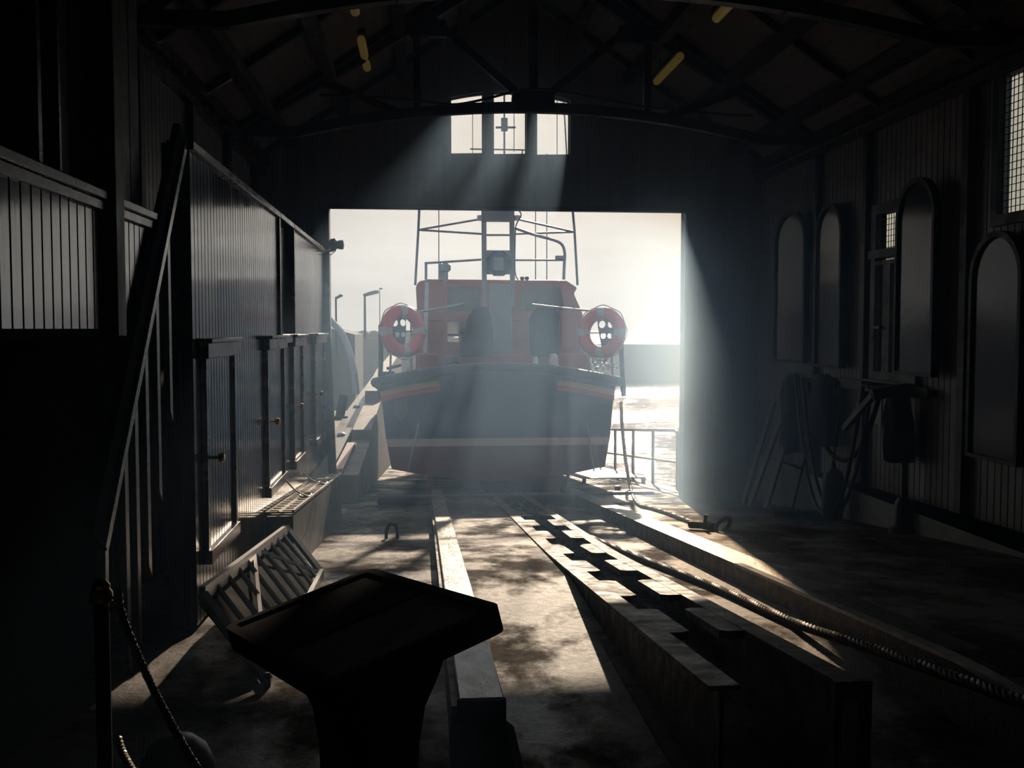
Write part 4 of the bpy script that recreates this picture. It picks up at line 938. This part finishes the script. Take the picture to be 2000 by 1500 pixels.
# ------------------------------------------------------------------ haze
def hazemat(d, g, col):
    m = bpy.data.materials.new('haze'); m.use_nodes = True; n = m.node_tree.nodes; l = m.node_tree.links
    n.remove(n['Principled BSDF']); v = n.new('ShaderNodeVolumeScatter'); v.inputs['Color'].default_value = (*col, 1)
    v.inputs['Density'].default_value = d; v.inputs['Anisotropy'].default_value = g
    l.new(v.outputs[0], n['Material Output'].inputs['Volume']); return m
hazemat2 = hazemat(.0012, .6, (.8, .9, 1.0))
def smokemat():
    m = hazemat(.016, .66, (.44, .68, 1.0)); n = m.node_tree.nodes; l = m.node_tree.links
    v = [q for q in n if q.type == 'VOLUME_SCATTER'][0]
    tc = n.new('ShaderNodeTexCoord'); sx = n.new('ShaderNodeSeparateXYZ'); l.new(tc.outputs['Object'], sx.inputs[0])
    ry = n.new('ShaderNodeMapRange'); ry.interpolation_type = 'SMOOTHSTEP'; ry.inputs[1].default_value = HY0; ry.inputs[2].default_value = HY1; ry.inputs[3].default_value = 0; ry.inputs[4].default_value = 1
    l.new(sx.outputs[1], ry.inputs[0])
    rz_ = n.new('ShaderNodeMapRange'); rz_.interpolation_type = 'SMOOTHSTEP'; rz_.inputs[1].default_value = 5.0; rz_.inputs[2].default_value = 2.4; rz_.inputs[3].default_value = .45; rz_.inputs[4].default_value = 1
    l.new(sx.outputs[2], rz_.inputs[0])
    no = n.new('ShaderNodeTexNoise'); no.inputs['Scale'].default_value = .8; no.inputs['Detail'].default_value = 2; l.new(tc.outputs['Object'], no.inputs[0])
    rn = n.new('ShaderNodeMapRange'); rn.inputs[1].default_value = .3; rn.inputs[2].default_value = .7; rn.inputs[3].default_value = .55; rn.inputs[4].default_value = 1.45; l.new(no.outputs[0], rn.inputs[0])
    a_ = n.new('ShaderNodeMath'); a_.operation = 'MULTIPLY'; l.new(ry.outputs[0], a_.inputs[0]); l.new(rz_.outputs[0], a_.inputs[1])
    rx = n.new('ShaderNodeMapRange'); rx.interpolation_type = 'SMOOTHSTEP'; rx.inputs[1].default_value = .9; rx.inputs[2].default_value = 2.5; rx.inputs[3].default_value = 1; rx.inputs[4].default_value = 9.5
    l.new(sx.outputs[0], rx.inputs[0])
    d_ = n.new('ShaderNodeMath'); d_.operation = 'MULTIPLY'; l.new(a_.outputs[0], d_.inputs[0]); l.new(rx.outputs[0], d_.inputs[1]); a_ = d_
    b_ = n.new('ShaderNodeMath'); b_.operation = 'MULTIPLY'; l.new(a_.outputs[0], b_.inputs[0]); l.new(rn.outputs[0], b_.inputs[1])
    c_ = n.new('ShaderNodeMath'); c_.operation = 'MULTIPLY_ADD'; c_.inputs[1].default_value = .036; c_.inputs[2].default_value = .006
    l.new(b_.outputs[0], c_.inputs[0]); l.new(c_.outputs[0], v.inputs['Density']); return m
HY0, HY1 = 1.0, 7.5          # in the haze box's own coordinates (its middle is 6.5 m in)
hz = M().box(XL+.01, XR-.11, -.5, YD-.02, -3, 4.4).build('haze', smokemat())
hz2 = M().box(-70, 90, 32, 117, SEA+.05, 28).build('haze', hazemat2)
hz2['kind'] = 'stuff'; hz2['label'] = 'thin sea haze over the harbour water'; hz2['category'] = 'haze'
hz['kind'] = 'stuff'; hz['label'] = 'smoky haze filling the boathouse and catching the sunbeams'; hz['category'] = 'haze'

# ------------------------------------------------------------------ light: sun and sky
sd = Vector((.165, 1, .355)).normalized()
sun = bpy.data.lights.new('sun', 'SUN'); sun.energy = 5.2; sun.angle = math.radians(.7); sun.color = (1, .84, .66)
so = bpy.data.objects.new('sun', sun); COL.objects.link(so); so.rotation_euler = (-sd).to_track_quat('-Z', 'Y').to_euler(); so.location = (5, 40, 20)
w = bpy.data.worlds.new('sky'); sc.world = w; w.use_nodes = True; n = w.node_tree.nodes; l = w.node_tree.links
bg = n['Background']; tc = n.new('ShaderNodeTexCoord')
vm = n.new('ShaderNodeVectorMath'); vm.operation = 'DOT_PRODUCT'; l.new(tc.outputs['Generated'], vm.inputs[0]); vm.inputs[1].default_value = sd
rp = n.new('ShaderNodeValToRGB'); e = rp.color_ramp.elements
mr = n.new('ShaderNodeMapRange'); mr.inputs[1].default_value = -.2; mr.inputs[2].default_value = 1; l.new(vm.outputs['Value'], mr.inputs[0])
e[0].position = 0; e[0].color = (.15, .19, .26, 1); e[1].position = 1; e[1].color = (.78, .75, .71, 1)
x = e.new(.70); x.color = (.33, .37, .43, 1); x = e.new(.93); x.color = (.53, .53, .522, 1)
l.new(mr.outputs[0], rp.inputs[0])
mp = n.new('ShaderNodeMapping'); mp.inputs['Scale'].default_value = (2.2, 2.2, 11); l.new(tc.outputs['Generated'], mp.inputs[0])
cl = n.new('ShaderNodeTexNoise'); cl.inputs['Scale'].default_value = 1.6; cl.inputs['Detail'].default_value = 5; l.new(mp.outputs[0], cl.inputs[0])
cr = n.new('ShaderNodeMapRange'); cr.inputs[1].default_value = .3; cr.inputs[2].default_value = .7; cr.inputs[3].default_value = .86; cr.inputs[4].default_value = 1.12; l.new(cl.outputs[0], cr.inputs[0])
mul = n.new('ShaderNodeMix'); mul.data_type = 'RGBA'; mul.blend_type = 'MULTIPLY'; mul.inputs[0].default_value = 1
l.new(rp.outputs[0], mul.inputs[6]); l.new(cr.outputs[0], mul.inputs[7]); l.new(mul.outputs[2], bg.inputs[0]); bg.inputs[1].default_value = 1.0
w.cycles.sampling_method = 'MANUAL'; w.cycles.sample_map_resolution = 512

# ------------------------------------------------------------------ camera and view
cam = bpy.data.cameras.new('camera'); cam.sensor_width = 36; cam.lens = 36; cam.clip_start = .05; cam.clip_end = 5000
co = bpy.data.objects.new('camera', cam); COL.objects.link(co); co.location = (0, 0, CZ)
co.matrix_world = Matrix(((RT.x, UP.x, -FW.x, 0), (RT.y, UP.y, -FW.y, 0), (RT.z, UP.z, -FW.z, CZ), (0, 0, 0, 1)))
sc.camera = co
vs = sc.view_settings; vs.view_transform = 'Standard'; vs.look = 'None'; vs.exposure = 0; vs.gamma = 1; vs.use_curve_mapping = False
cy = sc.cycles; cy.use_denoising = True
try: cy.denoiser = 'OPENIMAGEDENOISE'; cy.denoising_input_passes = 'RGB_ALBEDO_NORMAL'
except Exception: pass
cy.volume_step_rate = 2.0; cy.volume_max_steps = 256; cy.max_bounces = 8; cy.diffuse_bounces = 4; cy.glossy_bounces = 3; cy.volume_bounces = 3; cy.transparent_max_bounces = 10
cy.caustics_reflective = False; cy.caustics_refractive = False; cy.sample_clamp_indirect = 2.5
